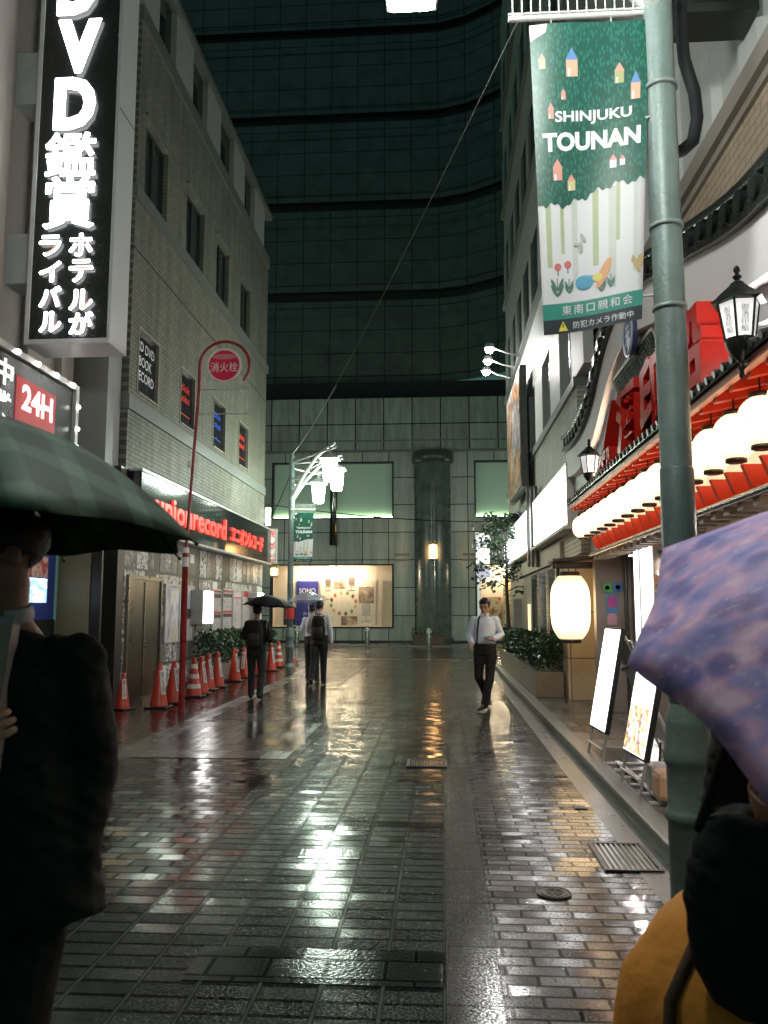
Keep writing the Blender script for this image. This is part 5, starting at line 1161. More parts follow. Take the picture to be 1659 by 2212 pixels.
    m.build('bottom_band', [mat('band_teal', (.02,.22,.17), .45), mat('band_black', (.012,.018,.022), .45)], t)
    def wr(mb, s_, uc, vc, uw, vh, **k):
        vs, fs = letters(s_, **k); x0 = min(v.x for v in vs); x1 = max(v.x for v in vs); y0 = min(v.y for v in vs); y1 = max(v.y for v in vs)
        mb.add([P(uc+((v.x-x0)/(x1-x0)-.5)*uw, vc-((v.y-y0)/(y1-y0)-.5)*vh, o*2.4) for v in vs], fs)
    m = MB(); wr(m, 'SHINJUKU', .53, .315, .68, .046, bold=.025); wr(m, 'TOUNAN', .51, .392, .88, .062, bold=.045)
    wr(m, '東南口親和会', .55, .929, .70, .030, spacing=1.3); wr(m, '防犯カメラ作動中', .61, .978, .60, .022, spacing=1.05)
    m.build('lettering', mat('banner_ink_white', (.75,.75,.76), .5, 0, .02), t)
    m = MB(); m.add([P(.155, .993, o*2.4), P(.255, .993, o*2.4), P(.205, .962, o*2.4)], [(0,1,2)], 0); m.add([P(.20, .983, o*3), P(.21, .983, o*3), P(.212, .970, o*3), P(.198, .970, o*3)], [(0,1,2,3)], 1); m.build('warning_sign_print', [mat('print_warning', (.7,.6,.05), .5), mat('band_black', (.012,.018,.022), .45)], t)
    return t
near_lamp = emit('street_lamp_near', (1,1,.97), 58)
unseen_cross_lamp = emit('street_lamp_crossing', (.84,1,.84), 95)  # for the unseen lanterns added to light the far wall
near_lamp_bright = emit('street_lamp_near_bright', (.95,1,.95), 180)
far_lamp = emit('street_lamp_far', (.84,1,.84), 112)
# near pole on the right
NP = Vector((at(1474, 1318, Y=4.5).x, 4.5, 0))
nl = at(887, 14, Y=4.5); nl.z += .39
np_ = lamp_pole(NP, [(nl.x, 4.5, nl.z), (nl.x+.15, 2.6, nl.z)], (at(1098, 42, Y=4.5), (NP.x, 4.5, at(1400, 28, Y=4.5).z)), 'thick grey-green lamp post carrying the big banner')
street_lantern((nl.x, 4.5, nl.z), 'white street lantern cut by the top edge of the picture', 'lanterns of the near lamp post', near_lamp)
street_lantern((nl.x+.15, 2.6, nl.z), 'white street lantern of the near post, hanging out of view towards the camera', 'lanterns of the near lamp post', near_lamp_bright)
banner(at(1143, 57, Y=4.5), at(1402, 40, Y=4.47), at(1175, 725, Y=4.58), at(1386, 690, Y=4.47), 'large green and white SHINJUKU TOUNAN banner on the near post', .010)
m = MB(); A = at(1472, 60, Y=4.62); m.ring_tube([at(1470, -80, Y=4.62), at(1471, 60, Y=4.62), at(1478, 130, Y=4.62), at(1500, 200, Y=4.62), at(1506, 255, Y=4.62), at(1497, 305, Y=4.62), at(1474, 325, Y=4.6), at(1460, 330, Y=4.6)], .036, 12)
m.build('cable_duct', mat('black_rubber', (.008,.009,.01), .75, spec=.2), np_)
m = MB(); m.tube(at(1190, 42, Y=4.5), at(1190, 130, Y=4.5), .004, 6); m.tube(at(1320, 32, Y=4.5), at(1320, 60, Y=4.5), .004, 6); m.tube(at(1380, 640, Y=4.47), at(1412, 638, Y=4.47), .008, 6); m.tube(at(1395, 255, Y=4.47), at(1412, 250, Y=4.47), .008, 6); m.build('banner_hook', arm_white, np_)
# far post on the left
FP_ = Vector((-4.33, 23.56, 0))
fl = [(at(712, 1013, Y=21.8)), (at(727, 1034, Y=23.2)), (at(688, 1063, Y=25.0))]
lamp_pole(FP_, fl, ((FP_.x, 23.45, 4.48), (FP_.x+.72, 23.45, 4.46)), 'grey-green lamp post with the small banner by the orange cones', 6.05)
for k, c in enumerate(fl): street_lantern(c, ['upper glaring street lantern on the post by the cones', 'glaring street lantern hanging over mid street from the post by the cones', 'lowest glaring street lantern on the post by the cones'][k], 'lanterns of the far lamp post', far_lamp)
banner((FP_.x+.12, 23.42, 4.38), (FP_.x+.68, 23.42, 4.38), (FP_.x+.1, 23.42, 2.98), (FP_.x+.64, 23.42, 2.98), 'small distant SHINJUKU TOUNAN banner on the post by the cones', .006)
m = MB(); m.lathe([(.118,1.35),(.119,1.36),(.119,1.72),(.118,1.73)], FP_, 20); t = tag(m.build('red_sticker', mat('sticker_red', (.5,.03,.03), .35)), 'red wrap-around sticker on the lamp post by the cones', 'sticker')
# unseen posts added round both corners to light the far granite wall
for k, (bx, by, sg) in enumerate(((-10.2, 29.5, 1), (7.5, 30.5, -1))):
    tips_ = [(bx+.9*sg, by+.1, 5.1), (bx+.8*sg, by+1.2, 5.1)]
    lamp_pole((bx, by, 0), tips_, ((bx, by, 4.48), (bx+.7*sg, by, 4.46)), ['grey-green lamp post on the crossing street behind the cream tiled building', 'grey-green lamp post on the crossing street behind the white light boxes'][k], 6.05)
    for j, c in enumerate(tips_): street_lantern(c, ['nearer', 'farther'][j] + [' street lantern on the post behind the cream tiled building', ' street lantern on the post behind the white light boxes'][k], 'lanterns of the crossing street', unseen_cross_lamp)
# string light cable from the near bracket to the far post, with beads
m = MB(); a = at(1117, 50, Y=4.5); b_ = Vector((FP_.x, 23.5, 6.1)); pts = [a.lerp(b_, i/40)-Vector((0,0,.25*4*(i/40)*(1-i/40))) for i in range(41)]
t = thing('string_light_cable', 'long bead-light cable strung from the near banner bracket to the far post', 'cable', a)
m.ring_tube(pts, .004, 6); m.build('cable', mat('grey_cable', (.09,.10,.095), .6), t)
m = MB()
for i in range(60):
    u = .45+.55*i/60; q = a.lerp(b_, u)-Vector((0,0,.25*4*u*(1-u)+.015)); m.ball(q, .012, seg=6, rows=4)
m.build('beads', mat('clear_bead', (.5,.53,.5), .2), t)
m = MB(); a = Vector((-5.5, 25.4, 4.9)); b_ = Vector((8, 39.5, 6.2)); m.ring_tube([a.lerp(b_, i/20)-Vector((0,0,.5*4*(i/20)*(1-i/20))) for i in range(21)], .018, 6)
tag(m.build('overhead_cable', mat('black_rubber', (.008,.009,.01), .75, spec=.2)), 'thin dark overhead cable sagging across the crossing street', 'cable')
m = MB(); a = Vector((FP_.x, 23.5, 5.6)); b_ = Vector((-5.5, 25.2, 4.2)); m.ring_tube([a.lerp(b_, i/12)-Vector((0,0,.2*4*(i/12)*(1-i/12))) for i in range(13)], .012, 6)
tag(m.build('short_cable', mat('black_rubber', (.008,.009,.01), .75, spec=.2)), 'short beaded cable from the far post to the cream building corner', 'cable')
# ================================================================ red hydrant pole
HP = Vector((-4.15, 13.19, 0)); red_enamel = mat('red_enamel', (.28,.018,.015), .3, .0, .25, 6, .1, 60, .6)
t = thing('hydrant_sign_pole', 'tall thin red pole with a round red fire hydrant sign', 'sign pole', HP)
top = at(428, 800, Y=HP.y); cr_ = at(485, 790, Y=HP.y); R_ = .42
m = MB(); m.lathe([(.05,0),(.05,2.45),(.055,2.46),(.055,2.52),(.036,2.54)], HP, 16); cz = cr_.z; x_ = at(428, 790, Y=HP.y).x
arc = [Vector((cr_.x+R_*math.cos(a), HP.y, cz+R_*.98*math.sin(a))) for a in [math.pi - i*math.pi*1.22/22 for i in range(23)]]
m.ring_tube([Vector((HP.x, HP.y, 2.5)), Vector((arc[0].x, HP.y, cz-.4))] + arc, .026, 12); m.build('pole', red_enamel, t)
m = MB(); m.lathe([(0,-.02),(.285,-.02),(.285,.02),(0,.02)], (0,0,0), 36, smooth=False); m.xform(Matrix.Translation(cr_) @ Matrix.Rotation(math.pi/2, 4, 'X')); sd = m.build('round_sign', mat('sign_red', (.72,.016,.07), .3, 0, .12, 3), t)
m = MB(); m.ring_tube([cr_+Vector((.275*math.cos(a), -.025, .275*math.sin(a))) for a in [2*math.pi*i/36 for i in range(37)]], .02, 6); put_text(m, '消火栓', cr_+Vector((0,-.021,-.03)), XR, ZU, w=.46, h=.165, depth=.004, bold=.006); m.build('lettering', mat('sign_white_print', (.8,.72,.72), .4), sd)
m = MB(); m.poly([cr_+Vector((.19*math.cos(a)*1.1, -.021, .15+.045*math.sin(a))) for a in [2*math.pi*i/20 for i in range(20)]], (0,-.002,0)); m.build('pale_patch', mat('sign_pale_red', (.62,.22,.26), .4), sd)
m = MB(); a, c = at(432, 842, Y=HP.y), at(538, 893, Y=HP.y)
for p_, q_ in ((a, Vector((c.x,HP.y,a.z))), (Vector((c.x,HP.y,a.z)), c), (c, Vector((a.x,HP.y,c.z))), (Vector((a.x,HP.y,c.z)), a)): m.tube(p_, q_, .011, 8)
m.build('empty_frame', mat('frame_grey_white', (.5,.5,.47), .4), t)
m = MB(); m.lathe([(.0515,2.3),(.052,2.31),(.052,2.6),(.0515,2.61)], HP, 14); m.build('white_tape', wpaint, t); m = MB(); m.lathe([(.037,3.93),(.04,3.94),(.04,4.02),(.037,4.03)], (HP.x+.03, HP.y, 0), 14); m.build('white_tape', wpaint, t)
# ================================================================ traffic cones
cone_o = mat('cone_orange', (.52,.038,.009), .35, 0, .12, 5, 0, 40, .5)
def make_cone(stripes, sticker=True, h=.72):
    t = thing('traffic_cone', 'x', 'traffic cone', (0,0,0), 'orange traffic cones along the record shop wall')
    m = MB(); pr = [(.15,.035),(.142,.06),(.05,h-.09),(.045,h-.08),(.045,h-.02),(.034,h),(.0,h)]
    m.lathe(pr, (0,0,0), 24); m.build('cone', cone_o, t)
    m = MB(); m.box(-.19, .19, -.19, .19, 0, .03); m.build('base', mat('cone_base', (.03,.025,.022), .4), t, bevel=.012)
    def rr(z): return .142+(.05-.142)*(z-.06)/(h-.15)
    if stripes:
        for z0, z1 in ((.16,.24), (.34,.42), (.52,.60)):
            m = MB(); m.lathe([(rr(z0)+.002,z0),(rr(z1)+.002,z1)], (0,0,0), 24); m.build('white_band', mat('cone_white', (.72,.70,.66), .35), t)
    if sticker:
        m = MB(); n = 6; a0, a1 = -.75, -.35
        for i in range(n):
            q0, q1 = a0+(a1-a0)*i/n, a0+(a1-a0)*(i+1)/n; z0, z1 = .22, h-.11
            f0, f1 = rr(z0)+.0025, rr(z1)+.0025; k0 = .045/f0; k1 = .045/f1; m_ = (a0+a1)/2
            s0, s1 = -1+2*i/n, -1+2*(i+1)/n
            m.quad((f0*math.cos(m_+s0*k0), f0*math.sin(m_+s0*k0), z0), (f0*math.cos(m_+s1*k0), f0*math.sin(m_+s1*k0), z0), (f1*math.cos(m_+s1*k1), f1*math.sin(m_+s1*k1), z1), (f1*math.cos(m_+s0*k1), f1*math.sin(m_+s0*k1), z1))
        m.build('sticker', mat('cone_sticker', (.72,.70,.68), .35), t)
        m = MB(); ma = -.55; zc = (.22+h-.11)/2; slope = (rr(.22)-rr(h-.11))/(h-.33); nv = Vector((math.cos(ma), math.sin(ma), slope)).normalized(); ux = Vector((-math.sin(ma), math.cos(ma), 0)); uy = nv.cross(ux)
        put_text(m, '頭上注意', Vector((math.cos(ma)*(rr(zc)+.004), math.sin(ma)*(rr(zc)+.004), zc)), ux, uy, w=.055, h=.33, vertical=True, depth=.001)
        m.build('lettering', mat('ink_black', (.03,.02,.02), .5), t)
    return t
cA = make_cone(False); cB = make_cone(True, False)
spots = [(256.5, 1535, 'A', -20, 'dim orange cone partly hidden behind the man in the black suit', .80), (336, 1531, 'A', 0, 'front orange cone with a white sticker by the bronze door', 1), (367.6, 1522, 'A', 5, 'second orange cone, standing between the door and the red pole', 1),
 (412.7, 1507, 'B', 0, 'orange cone with three white bands beside the foot of the red pole', 1), (429, 1501, 'A', 5, 'orange cone half hidden behind the white-banded cone', 1), (444.5, 1492, 'A', 0, 'orange cone with sticker, second beyond the white-banded cone by the pole', 1), (465, 1486, 'A', 8, 'orange cone with sticker before the near end of the hedge bed', 1),
 (503, 1473, 'A', 0, 'tall orange cone alone before the middle of the hedge', 1), (523, 1465, 'A', -60, 'orange cone partly hidden by the legs of the umbrella man', 1), (552, 1459, 'A', 0, 'orange cone seen between the legs of the umbrella man', 1), (583, 1450, 'A', 0, 'orange cone between the umbrella man and the far lamp post', 1), (599, 1442, 'B', 0, 'white-banded orange cone beside the lamp post with the small banner', 1), (627, 1439, 'A', 0, 'orange cone half hidden behind the far lamp post', 1)]
usedA = usedB = False
for px, py, kd, rz, lab, s_ in spots:
    p = at(px, py, Z=0)
    if kd == 'A': o = cA if not usedA else copy_tree(cA); usedA = True
    else: o = cB if not usedB else copy_tree(cB); usedB = True
    o.location = (p.x, p.y+.15, .001); o.rotation_euler.z = math.radians(rz); o.scale = (s_, s_, s_); o['label'] = lab
# ================================================================ A-frame boards on the terrace
def aframe(px0, py0, px1, py1, label, face, y0, y1, ztop, zbot, lean, x, back=None, reflect=None):
    """light-up board leaning on an easel; runs along the street from y0 (far) to y1 (near)"""
    t = thing('easel_board', label, 'sign board', (x, (y0+y1)/2, .08), 'lit sign boards on the terrace')
    A = Vector((x, y0, zbot)); w = Vector((.04, y1-y0, 0)); u = Vector((lean, 0, ztop-zbot)); n = w.cross(u).normalized()
    if n.x > 0: n = -n
    m = MB(); m.obox(A, w, u, -n*.05); m.build('case', mat('black_post', (.02,.021,.02), .35), t)
    e = .03; m = MB(); m.obox(A+w*.03+u*.02, w*.94, u*.96, n*.006); m.build('lit_face', face, t)
    g = MB(); alu = mat('alu_trim', (.6,.6,.57), .35, .5)
    un = u.normalized(); dn = -un*((zbot-.09)/un.z)
    for s_ in (.04, .96):
        p = A+w*s_-n*.025; g.tube(p+un*.0, p+dn, .014, 8)
    bt = A+u*.93-n*.06; 
    for s_ in (.08, .92):
        p = bt+w*s_; g.tube(p, Vector((p.x+.50, p.y, .09)), .014, 8)
    p = A+w*.04+dn*.55; g.tube(p, p+w*.92, .01, 8); p = Vector((bt.x+.36, y0, .42)); g.tube(p+w*.08, p+w*.92, .01, 8)
    g.build('easel_legs', alu, t)
    if back:
        m = MB(); p = bt+Vector((.04,0,-.05)); m.obox(p, w, Vector((.34,0,-(ztop-zbot)*.95)), Vector((.02,0,.01))); m.build('rear_board', back, t)
    return t
white_face = emit('board_white_face', (1,.99,1), 4.5)
A1 = at(1271, 1567, Y=9.0)
aframe(0,0,0,0, 'blank glaring white easel board farther along the terrace edge', white_face, 9.28, 8.66, 1.42, .36, .20, 1.58, mat('grey_case', (.42,.43,.41), .4))
foodf = picture('board_food', [(.55,.12,.03), (.85,.55,.2), (.9,.85,.8), (.25,.10,.05), (.9,.7,.35)], 5, .8, em=2.2, detail=4)
ab = aframe(0,0,0,0, 'lit easel board with a food picture on its lower half, nearer on the terrace', white_face, 7.72, 7.12, 1.42, .36, .22, 1.60, mat('slate_green', (.22,.23,.20), .4))
A = Vector((1.60, 7.72, .36)); w = Vector((.04, -.60, 0)); u = Vector((.22, 0, 1.06)); n = w.cross(u).normalized(); n = -n if n.x > 0 else n
m = MB(); m.obox(A+w*.05+u*.03+n*.0065, w*.9, u*.36, n*.003); m.build('food_picture', foodf, ab)
m = MB(); put_text(m, 'おすすめ', A+w*.5+u*.55+n*.0066, w, u, w=.3, depth=.002); m.build('lettering', mat('ink_red', (.6,.08,.12), .5), ab)
t = thing('poster_easel', 'dark blue poster board on a timber easel behind the lit boards', 'sign board', (2.25, 7.6, .08))
m = MB(); m.obox((2.18, 8.0, .35), (.03,-.6,0), (.14,0,.75), (.02,0,-.004)); m.build('poster', picture('night_poster', [(.03,.06,.12), (.10,.18,.30), (.02,.03,.05), (.4,.45,.5)], 4, 1), t)
m = MB()
for y_, in ((8.02,), (7.38,)): m.tube((2.12, y_, .09), (2.36, y_, 1.25), .02, 8); m.tube((2.62, y_, .09), (2.34, y_, 1.25), .02, 8)
m.tube((2.36, 8.02, 1.25), (2.36, 7.38, 1.25), .02, 8); m.build('easel', mat('grey_timber', (.26,.20,.16), .5), t)
m = MB(); m.box(1.66, 2.0, 6.75, 7.0, .116, .35); tag(m.build('weight_box', mat('peach_plastic', (.62,.36,.22), .4, 0, .1, 4), bevel=.05), 'rounded peach plastic weight box on the terrace behind the boards', 'weight')
m = MB(); m.box(1.70, 1.95, 7.16, 7.4, .116, .33); tag(m.build('weight_box', mat('white_plastic', (.62,.6,.6), .4, 0, .1, 4), bevel=.05), 'rounded white plastic weight box beside the peach one', 'weight')
m = MB()
for k in range(6): m.box(1.62, 2.75, 6.85+.34*k, 6.91+.34*k, .084, .10)
for x_ in (1.7, 2.15, 2.65): m.box(x_, x_+.05, 6.85, 8.6, .1, .115)
tag(m.build('pallet_grid', mat('white_plastic', (.62,.6,.6), .4, 0, .1, 4)), 'white slatted floor grid beneath the easel boards', 'floor grid')
m = MB(); pts = [Vector((2.05, 8.2, .35)), Vector((1.98, 8.0, .14)), Vector((2.1, 7.7, .12)), Vector((2.3, 7.3, .13)), Vector((2.6, 7.1, .12)), Vector((2.72, 7.5, .6)), Vector((2.75, 7.7, 1.1))]; m.ring_tube(pts, .010, 8)
tag(m.build('power_cord', mat('black_rubber', (.008,.009,.01), .75, spec=.2)), 'black power cord trailing between the easel boards', 'cord')
# ================================================================ PEOPLE
skin = mat('skin', (.46,.27,.19), .5, 0, .08, 6, .1, 90)
hair_m = mat('black_hair', (.012,.010,.009), .4, 0, .4, 30, .5, 120)
shirt_blue = mat('shirt_pale_blue', (.62,.69,.80), .75, 0, .08, 7, .6, 22)
shirt_white = mat('shirt_white', (.66,.68,.72), .75, 0, .06, 7, .6, 22)
cloth_black = mat('cloth_black', (.0065,.0075,.008), .9, 0, .25, 7, .6, 24)
cloth_charcoal = mat('cloth_charcoal', (.020,.024,.024), .8, 0, .25, 7, .6, 24)
shoe_m = mat('black_shoe', (.012,.012,.012), .3, 0, .2, 9)
def V(*a): return Vector(a)
def hand(mb, wrist, d, n, side, curl=.5, fist=False):
    """palm, four bent fingers of unequal length and a thumb; d points to the finger tips, n out of the palm, side +1/-1 puts the thumb"""
    d = Vector(d).normalized(); n = Vector(n); n = (n-d*n.dot(d)).normalized(); s = d.cross(n)*side; w = Vector(wrist)
    mb.ring_tube([w-d*.03, w+d*.015, w+d*.05, w+d*.09], [(.027,.021),(.032,.018),(.042,.016),(.040,.013)], 12, up=s)
    for k, (o, L_) in enumerate(((.030,.068),(.010,.078),(-.010,.072),(-.029,.056))):
        p = w+d*.085+s*o; dd = d.copy(); pts = [p-d*.02, p]; a = curl
        for seg, fr in enumerate((.42,.33,.25)):
            q = a*(seg+.6); dd = d*math.cos(q)+n*math.sin(q); pts.append(pts[-1]+dd*L_*fr)
        mb.ring_tube(pts, [.0092,.0092,.0085,.0078,.0055], 8)
    p = w+d*.025+s*.032; t1 = p+(d*.6+s*.75+n*.25).normalized()*.036; t2 = t1+(d*.85+s*.25+n*.45).normalized()*.03
    mb.ring_tube([w+d*.015+s*.012, p, t1, t2], [.013,.0125,.0105,.007], 8)
def limb(mb, pts, rad, seg=14, up=None): mb.ring_tube(pts, rad, seg, up=up)
def person(label, loc, rz, J, top, legs_m, hair='short', voxel=.009, hands=((.5,),(.5,)), jacket=False, tie=False, glasses=False, skirt=None, scale=1.0, collar=True, shoes=shoe_m, detail=True, hem=None):
    t = thing('person', label, 'person', (0,0,0))
    g = lambda k: Vector(J[k])
    pel, che, nk, hd = g('pelvis'), g('chest'), g('neck'), g('head')
    tilt = J.get('look', (0,-1,0)); fdir = Vector(tilt).normalized(); side = fdir.cross(Vector((0,0,1))).normalized(); upv = side.cross(fdir)
    # one continuous skin surface
    b = MB()
    limb(b, [pel-V(0,0,.08), pel+V(0,0,.06), pel.lerp(che,.5), che-V(0,0,.02), che.lerp(nk,.55), nk+V(0,0,.02), hd-upv*.06], [(.12,.08),(.135,.09),(.125,.085),(.155,.09),(.10,.065),(.055,.055),(.052,.052)], 16, up=(1,0,0))
    for s_ in 'LR':
        limb(b, [g('sh'+s_), g('sh'+s_).lerp(g('el'+s_),.5), g('el'+s_), g('el'+s_).lerp(g('wr'+s_),.4), g('wr'+s_)], [.048,.045,.038,.036,.025], 10)
        b.ball(g('sh'+s_), .055)
        limb(b, [g('hip'+s_)+V(0,0,.04), g('hip'+s_).lerp(g('kn'+s_),.5), g('kn'+s_), g('kn'+s_).lerp(g('an'+s_),.4), g('an'+s_)], [.065,.052,.040,.036,.028], 12)
        limb(b, [g('an'+s_), g('an'+s_).lerp(g('toe'+s_),.55)], [.030,.022], 8)
    def H(x, y, z): return hd + side*x - fdir*y + upv*z      # y back, x side
    hm = MB(); hm.ball((0,0,.028), .074, .092, .088, 18, 12); hm.ball((0,-.018,-.045), .055, .068, .068, 16, 10); hm.ball((0,-.05,-.088), .026, .026, .02, 10, 6)
    hm.ring_tube([(0,-.086,.012),(0,-.100,-.010),(0,-.106,-.026),(0,-.088,-.036)], [.008,.010,.013,.008], 8)
    hm.ball((0,-.082,-.055), .02, .012, .006, 8, 5); hm.ball((0,-.08,-.068), .018, .012, .007, 8, 5)
    for q in (-1, 1):
        hm.ball((q*.076,.012,-.008), .010, .022, .032, 8, 6); hm.ball((q*.032,-.078,.022), .022, .012, .007, 8, 5); hm.ball((q*.045,-.062,-.02), .02, .018, .016, 8, 5)
    M = Matrix((( side.x, -fdir.x, upv.x), (side.y, -fdir.y, upv.y), (side.z, -fdir.z, upv.z))).to_4x4(); M.translation = hd
    hm.xform(M); b.add(hm.v, hm.f, 0, True)
    for s_, hh in zip('LR', hands):
        wr = g('wr'+s_); d = Vector(J.get('hd'+s_, tuple(wr-g('el'+s_)))).normalized(); b.ring_tube([wr-d*.03, wr+d*.05, wr+d*.085], [(.026,.022),(.038,.016),(.034,.013)], 10, up=d.cross(Vector(J.get('pn'+s_, (0,0,-1)))))
    sk = remesh(b, min(voxel, .008) if detail else voxel, 3, .5)
    for s_, hh, sd in zip('LR', hands, (1, -1)):
        wr = g('wr'+s_); d = Vector(J.get('hd'+s_, tuple(wr-g('el'+s_)))).normalized()
        hand(sk, wr, d, J.get('pn'+s_, (1 if s_ == 'R' else -1, 0, 0)), J.get('th'+s_, sd), hh[0])
    body = sk.build('body', skin, t)
    # face
    if fdir.y < .5 and detail:
        e = MB()
        for q in (-1, 1): e.ball(H(q*.031,-.0865,.008), .0135, .006, .0055, 10, 6)
        e.build('eyes', mat('eye_dark', (.02,.015,.012), .2), t)
        e = MB()
        for q in (-1, 1): e.ring_tube([H(q*.015,-.092,.027), H(q*.033,-.0905,.032), H(q*.052,-.078,.026)], [.0035,.004,.002], 6)
        e.build('eyebrows', hair_m, t)
        e = MB(); e.ring_tube([H(-.024,-.083,-.060), H(0,-.0925,-.061), H(.024,-.083,-.060)], [.003,.0055,.003], 6); e.build('lips', mat('lip', (.36,.14,.11), .45), t)
    # hair: a cap over the skull, cut along the hairline
    hb = MB(); hb.ball((0,.012,.040), .086, .100, .094, 30, 20)
    r = random.Random(hash(label) % 1000)
    keep = []
    for i, f in enumerate(hb.f):
        c = sum((Vector(hb.v[k]) for k in f), Vector())/len(f)
        lim = .052 if c.y < -.045 else (.0 if c.y < .0 else -.012 if c.y < .05 else -.05)
        if hair == 'long': lim = .06 if c.y < -.05 else -.09
        if c.z > lim: keep.append(f)
    hb.v = [tuple(Vector(v)*(1+.03*math.sin(v[0]*160+v[1]*90)*math.cos(v[2]*120)) ) for v in hb.v]
    hb.f = keep; hb.m = [0]*len(keep); hb.sm = [True]*len(keep)
    for k in range(70):   # tufts
        a = r.uniform(0, 6.28); ph = r.uniform(.1, 1.25); p = V(.085*math.sin(ph)*math.cos(a), .012+.098*math.sin(ph)*math.sin(a), .04+.093*math.cos(ph))
        if p.y < -.06 and p.z < .06: continue
        o_ = (p-V(0,.012,.04)).normalized(); tn = o_.cross(V(r.uniform(-1,1), r.uniform(-1,1), .3)).normalized()
        hb.ring_tube([p-o_*.008, p+o_*.006+tn*.012, p+o_*.004+tn*.034], [.008,.007,.001], 5)
    hb.xform(M); hb.build('hair', hair_m, t)
    if glasses:
        e = MB()
        for q in (-1, 1):
            e.ring_tube([H(q*.034+.024*math.cos(a), -.099+.004*abs(math.cos(a)), .006+.017*math.sin(a)) for a in [2*math.pi*k/20 for k in range(21)]], .0022, 6)
            e.ring_tube([H(q*.057,-.096,.010), H(q*.078,-.05,.010), H(q*.08,.0,.005)], .002, 5)
        e.ring_tube([H(-.010,-.100,.010), H(.010,-.100,.010)], .002, 5); e.build('glasses', mat('black_frame', (.015,.016,.015), .35, .3), t)
    # upper garment
    c = MB(); w = .02 if jacket else .0
    if hem: limb(c, [pel-V(0,0,hem[0]), pel+V(0,0,.0), pel+V(0,0,.2)], [(hem[1],hem[2]),(hem[1]*.93,hem[2]*.95),(.19,.13)], 18, up=(1,0,0))
    limb(c, [pel+V(0,0,.03) if skirt else pel-V(0,0,.14 if jacket else .03), pel+V(0,0,.04), pel.lerp(che,.5), che-V(0,0,.06), che+V(0,0,.015), che.lerp(nk,.6), nk+V(0,0,-.012)], [(.165+w,.115+w),(.165+w*.6,.115+w*.6),(.16+w,.11+w*.5),(.18+w*.6,.118+w*.5),(.155+w*.6,.098+w*.6),(.092,.075),(.062,.062)], 18, up=(1,0,0))
    for s_ in 'LR':
        A, E_, Wr = g('sh'+s_), g('el'+s_), g('wr'+s_)
        limb(c, [A.lerp(che,.35), A, A.lerp(E_,.5), E_, E_.lerp(Wr,.35), E_.lerp(Wr,.92)], [.066+w*.4,.064+w*.4,.058+w*.5,.053+w*.5,.052+w*.5,.041+w*.5], 12); c.ball(A, .064+w*.4)
        d = (Wr-E_).normalized(); c.ring_tube([E_.lerp(Wr,.88), E_.lerp(Wr,.97)], [.044+w*.6,.041+w*.6], 12)
    tm = remesh(c, voxel, 4, .5, .006, len(label))
    tm.build('jacket' if jacket else 'shirt', top, t)
    if collar:
        e = MB(); e.ring_tube([nk+V(.062*math.cos(a), .062*math.sin(a), .02+.012*math.sin(a)) for a in [-math.pi/2+.35+k*(2*math.pi-.7)/18 for k in range(19)]], [(.020,.006)]*19, 8, up=(0,0,1))
        for q in (-1, 1): e.poly([nk+V(q*.01,-.070,.012), nk+V(q*.052,-.062,.018), nk+V(q*.048,-.098,-.045)], (0,-.004,0))
        e.build('collar', shirt_white if jacket else top, t)
    if not skirt:
        c = MB()
        limb(c, [pel+V(0,0,.07), pel, pel-V(0,0,.1)], [(.176,.128),(.18,.130),(.168,.122)], 18, up=(1,0,0))
        for s_ in 'LR':
            hp, kn, an = g('hip'+s_), g('kn'+s_), g('an'+s_)
            limb(c, [hp+V(0,0,.03), hp-V(0,0,.05), hp.lerp(kn,.55), kn, kn.lerp(an,.45), an+V(0,0,-.03)], [.09,.098,.083,.068,.064,.058], 14)
        remesh(c, voxel, 4, .5, .005, len(label)+3).build('trousers', legs_m, t)
        e = MB(); e.ring_tube([pel+V(.180*math.cos(a), .132*math.sin(a), .062) for a in [2*math.pi*k/28 for k in range(29)]], [(.018,.006)]*29, 8, up=(0,0,1)); 
        if not jacket: e.build('belt', shoe_m, t)
    else:
        e = MB(); n = 72; rings = []
        from mathutils import noise as nz
        K_ = ((pel.z+.09,.17,.125),(pel.z+.0,.36,.19),(pel.z-.14,.46,.25),(pel.z-.40,.50,.31),(pel.z-.62,.46,.32))
        for i in range(15):
            f_ = i/14*(len(K_)-1); j = min(int(f_), len(K_)-2); f_ -= j
            z, rx, ry = [K_[j][q]*(1-f_)+K_[j+1][q]*f_ for q in range(3)]; dr = (pel.z+.1-z)/.7
            ring = []
            for a in [2*math.pi*k/n for k in range(n)]:
                w_ = 1+.045*dr*math.sin(9*a+1.2*math.sin(3*a))+.05*dr*nz.noise(Vector((math.cos(a)*5, math.sin(a)*5, z*2)))+.02*nz.noise(Vector((math.cos(a)*9, math.sin(a)*9, z*12)))
                ring.append(V(pel.x+rx*math.cos(a)*w_, pel.y+ry*math.sin(a)*w_, z))
            rings.append(ring)
        e.add([v for q in rings for v in q], [(i*n+k, (i+1)*n+k, (i+1)*n+(k+1) % n, i*n+(k+1) % n) for i in range(14) for k in range(n)], 0, True); e.build('skirt', skirt, t, solid=.006)
        for an_ in (math.pi*1.16, math.pi*1.62):
            e = MB(); e.ring_tube([V(pel.x+rx*1.02*math.cos(an_), pel.y+ry*1.04*math.sin(an_), z) for z, rx, ry in ((pel.z+.05,.28,.16),(pel.z,.36,.19),(pel.z-.14,.46,.25),(pel.z-.40,.50,.31),(pel.z-.6,.46,.32))], .014, 8); e.build('dark_trim', mat('brown_trim', (.06,.035,.012), .7), t)
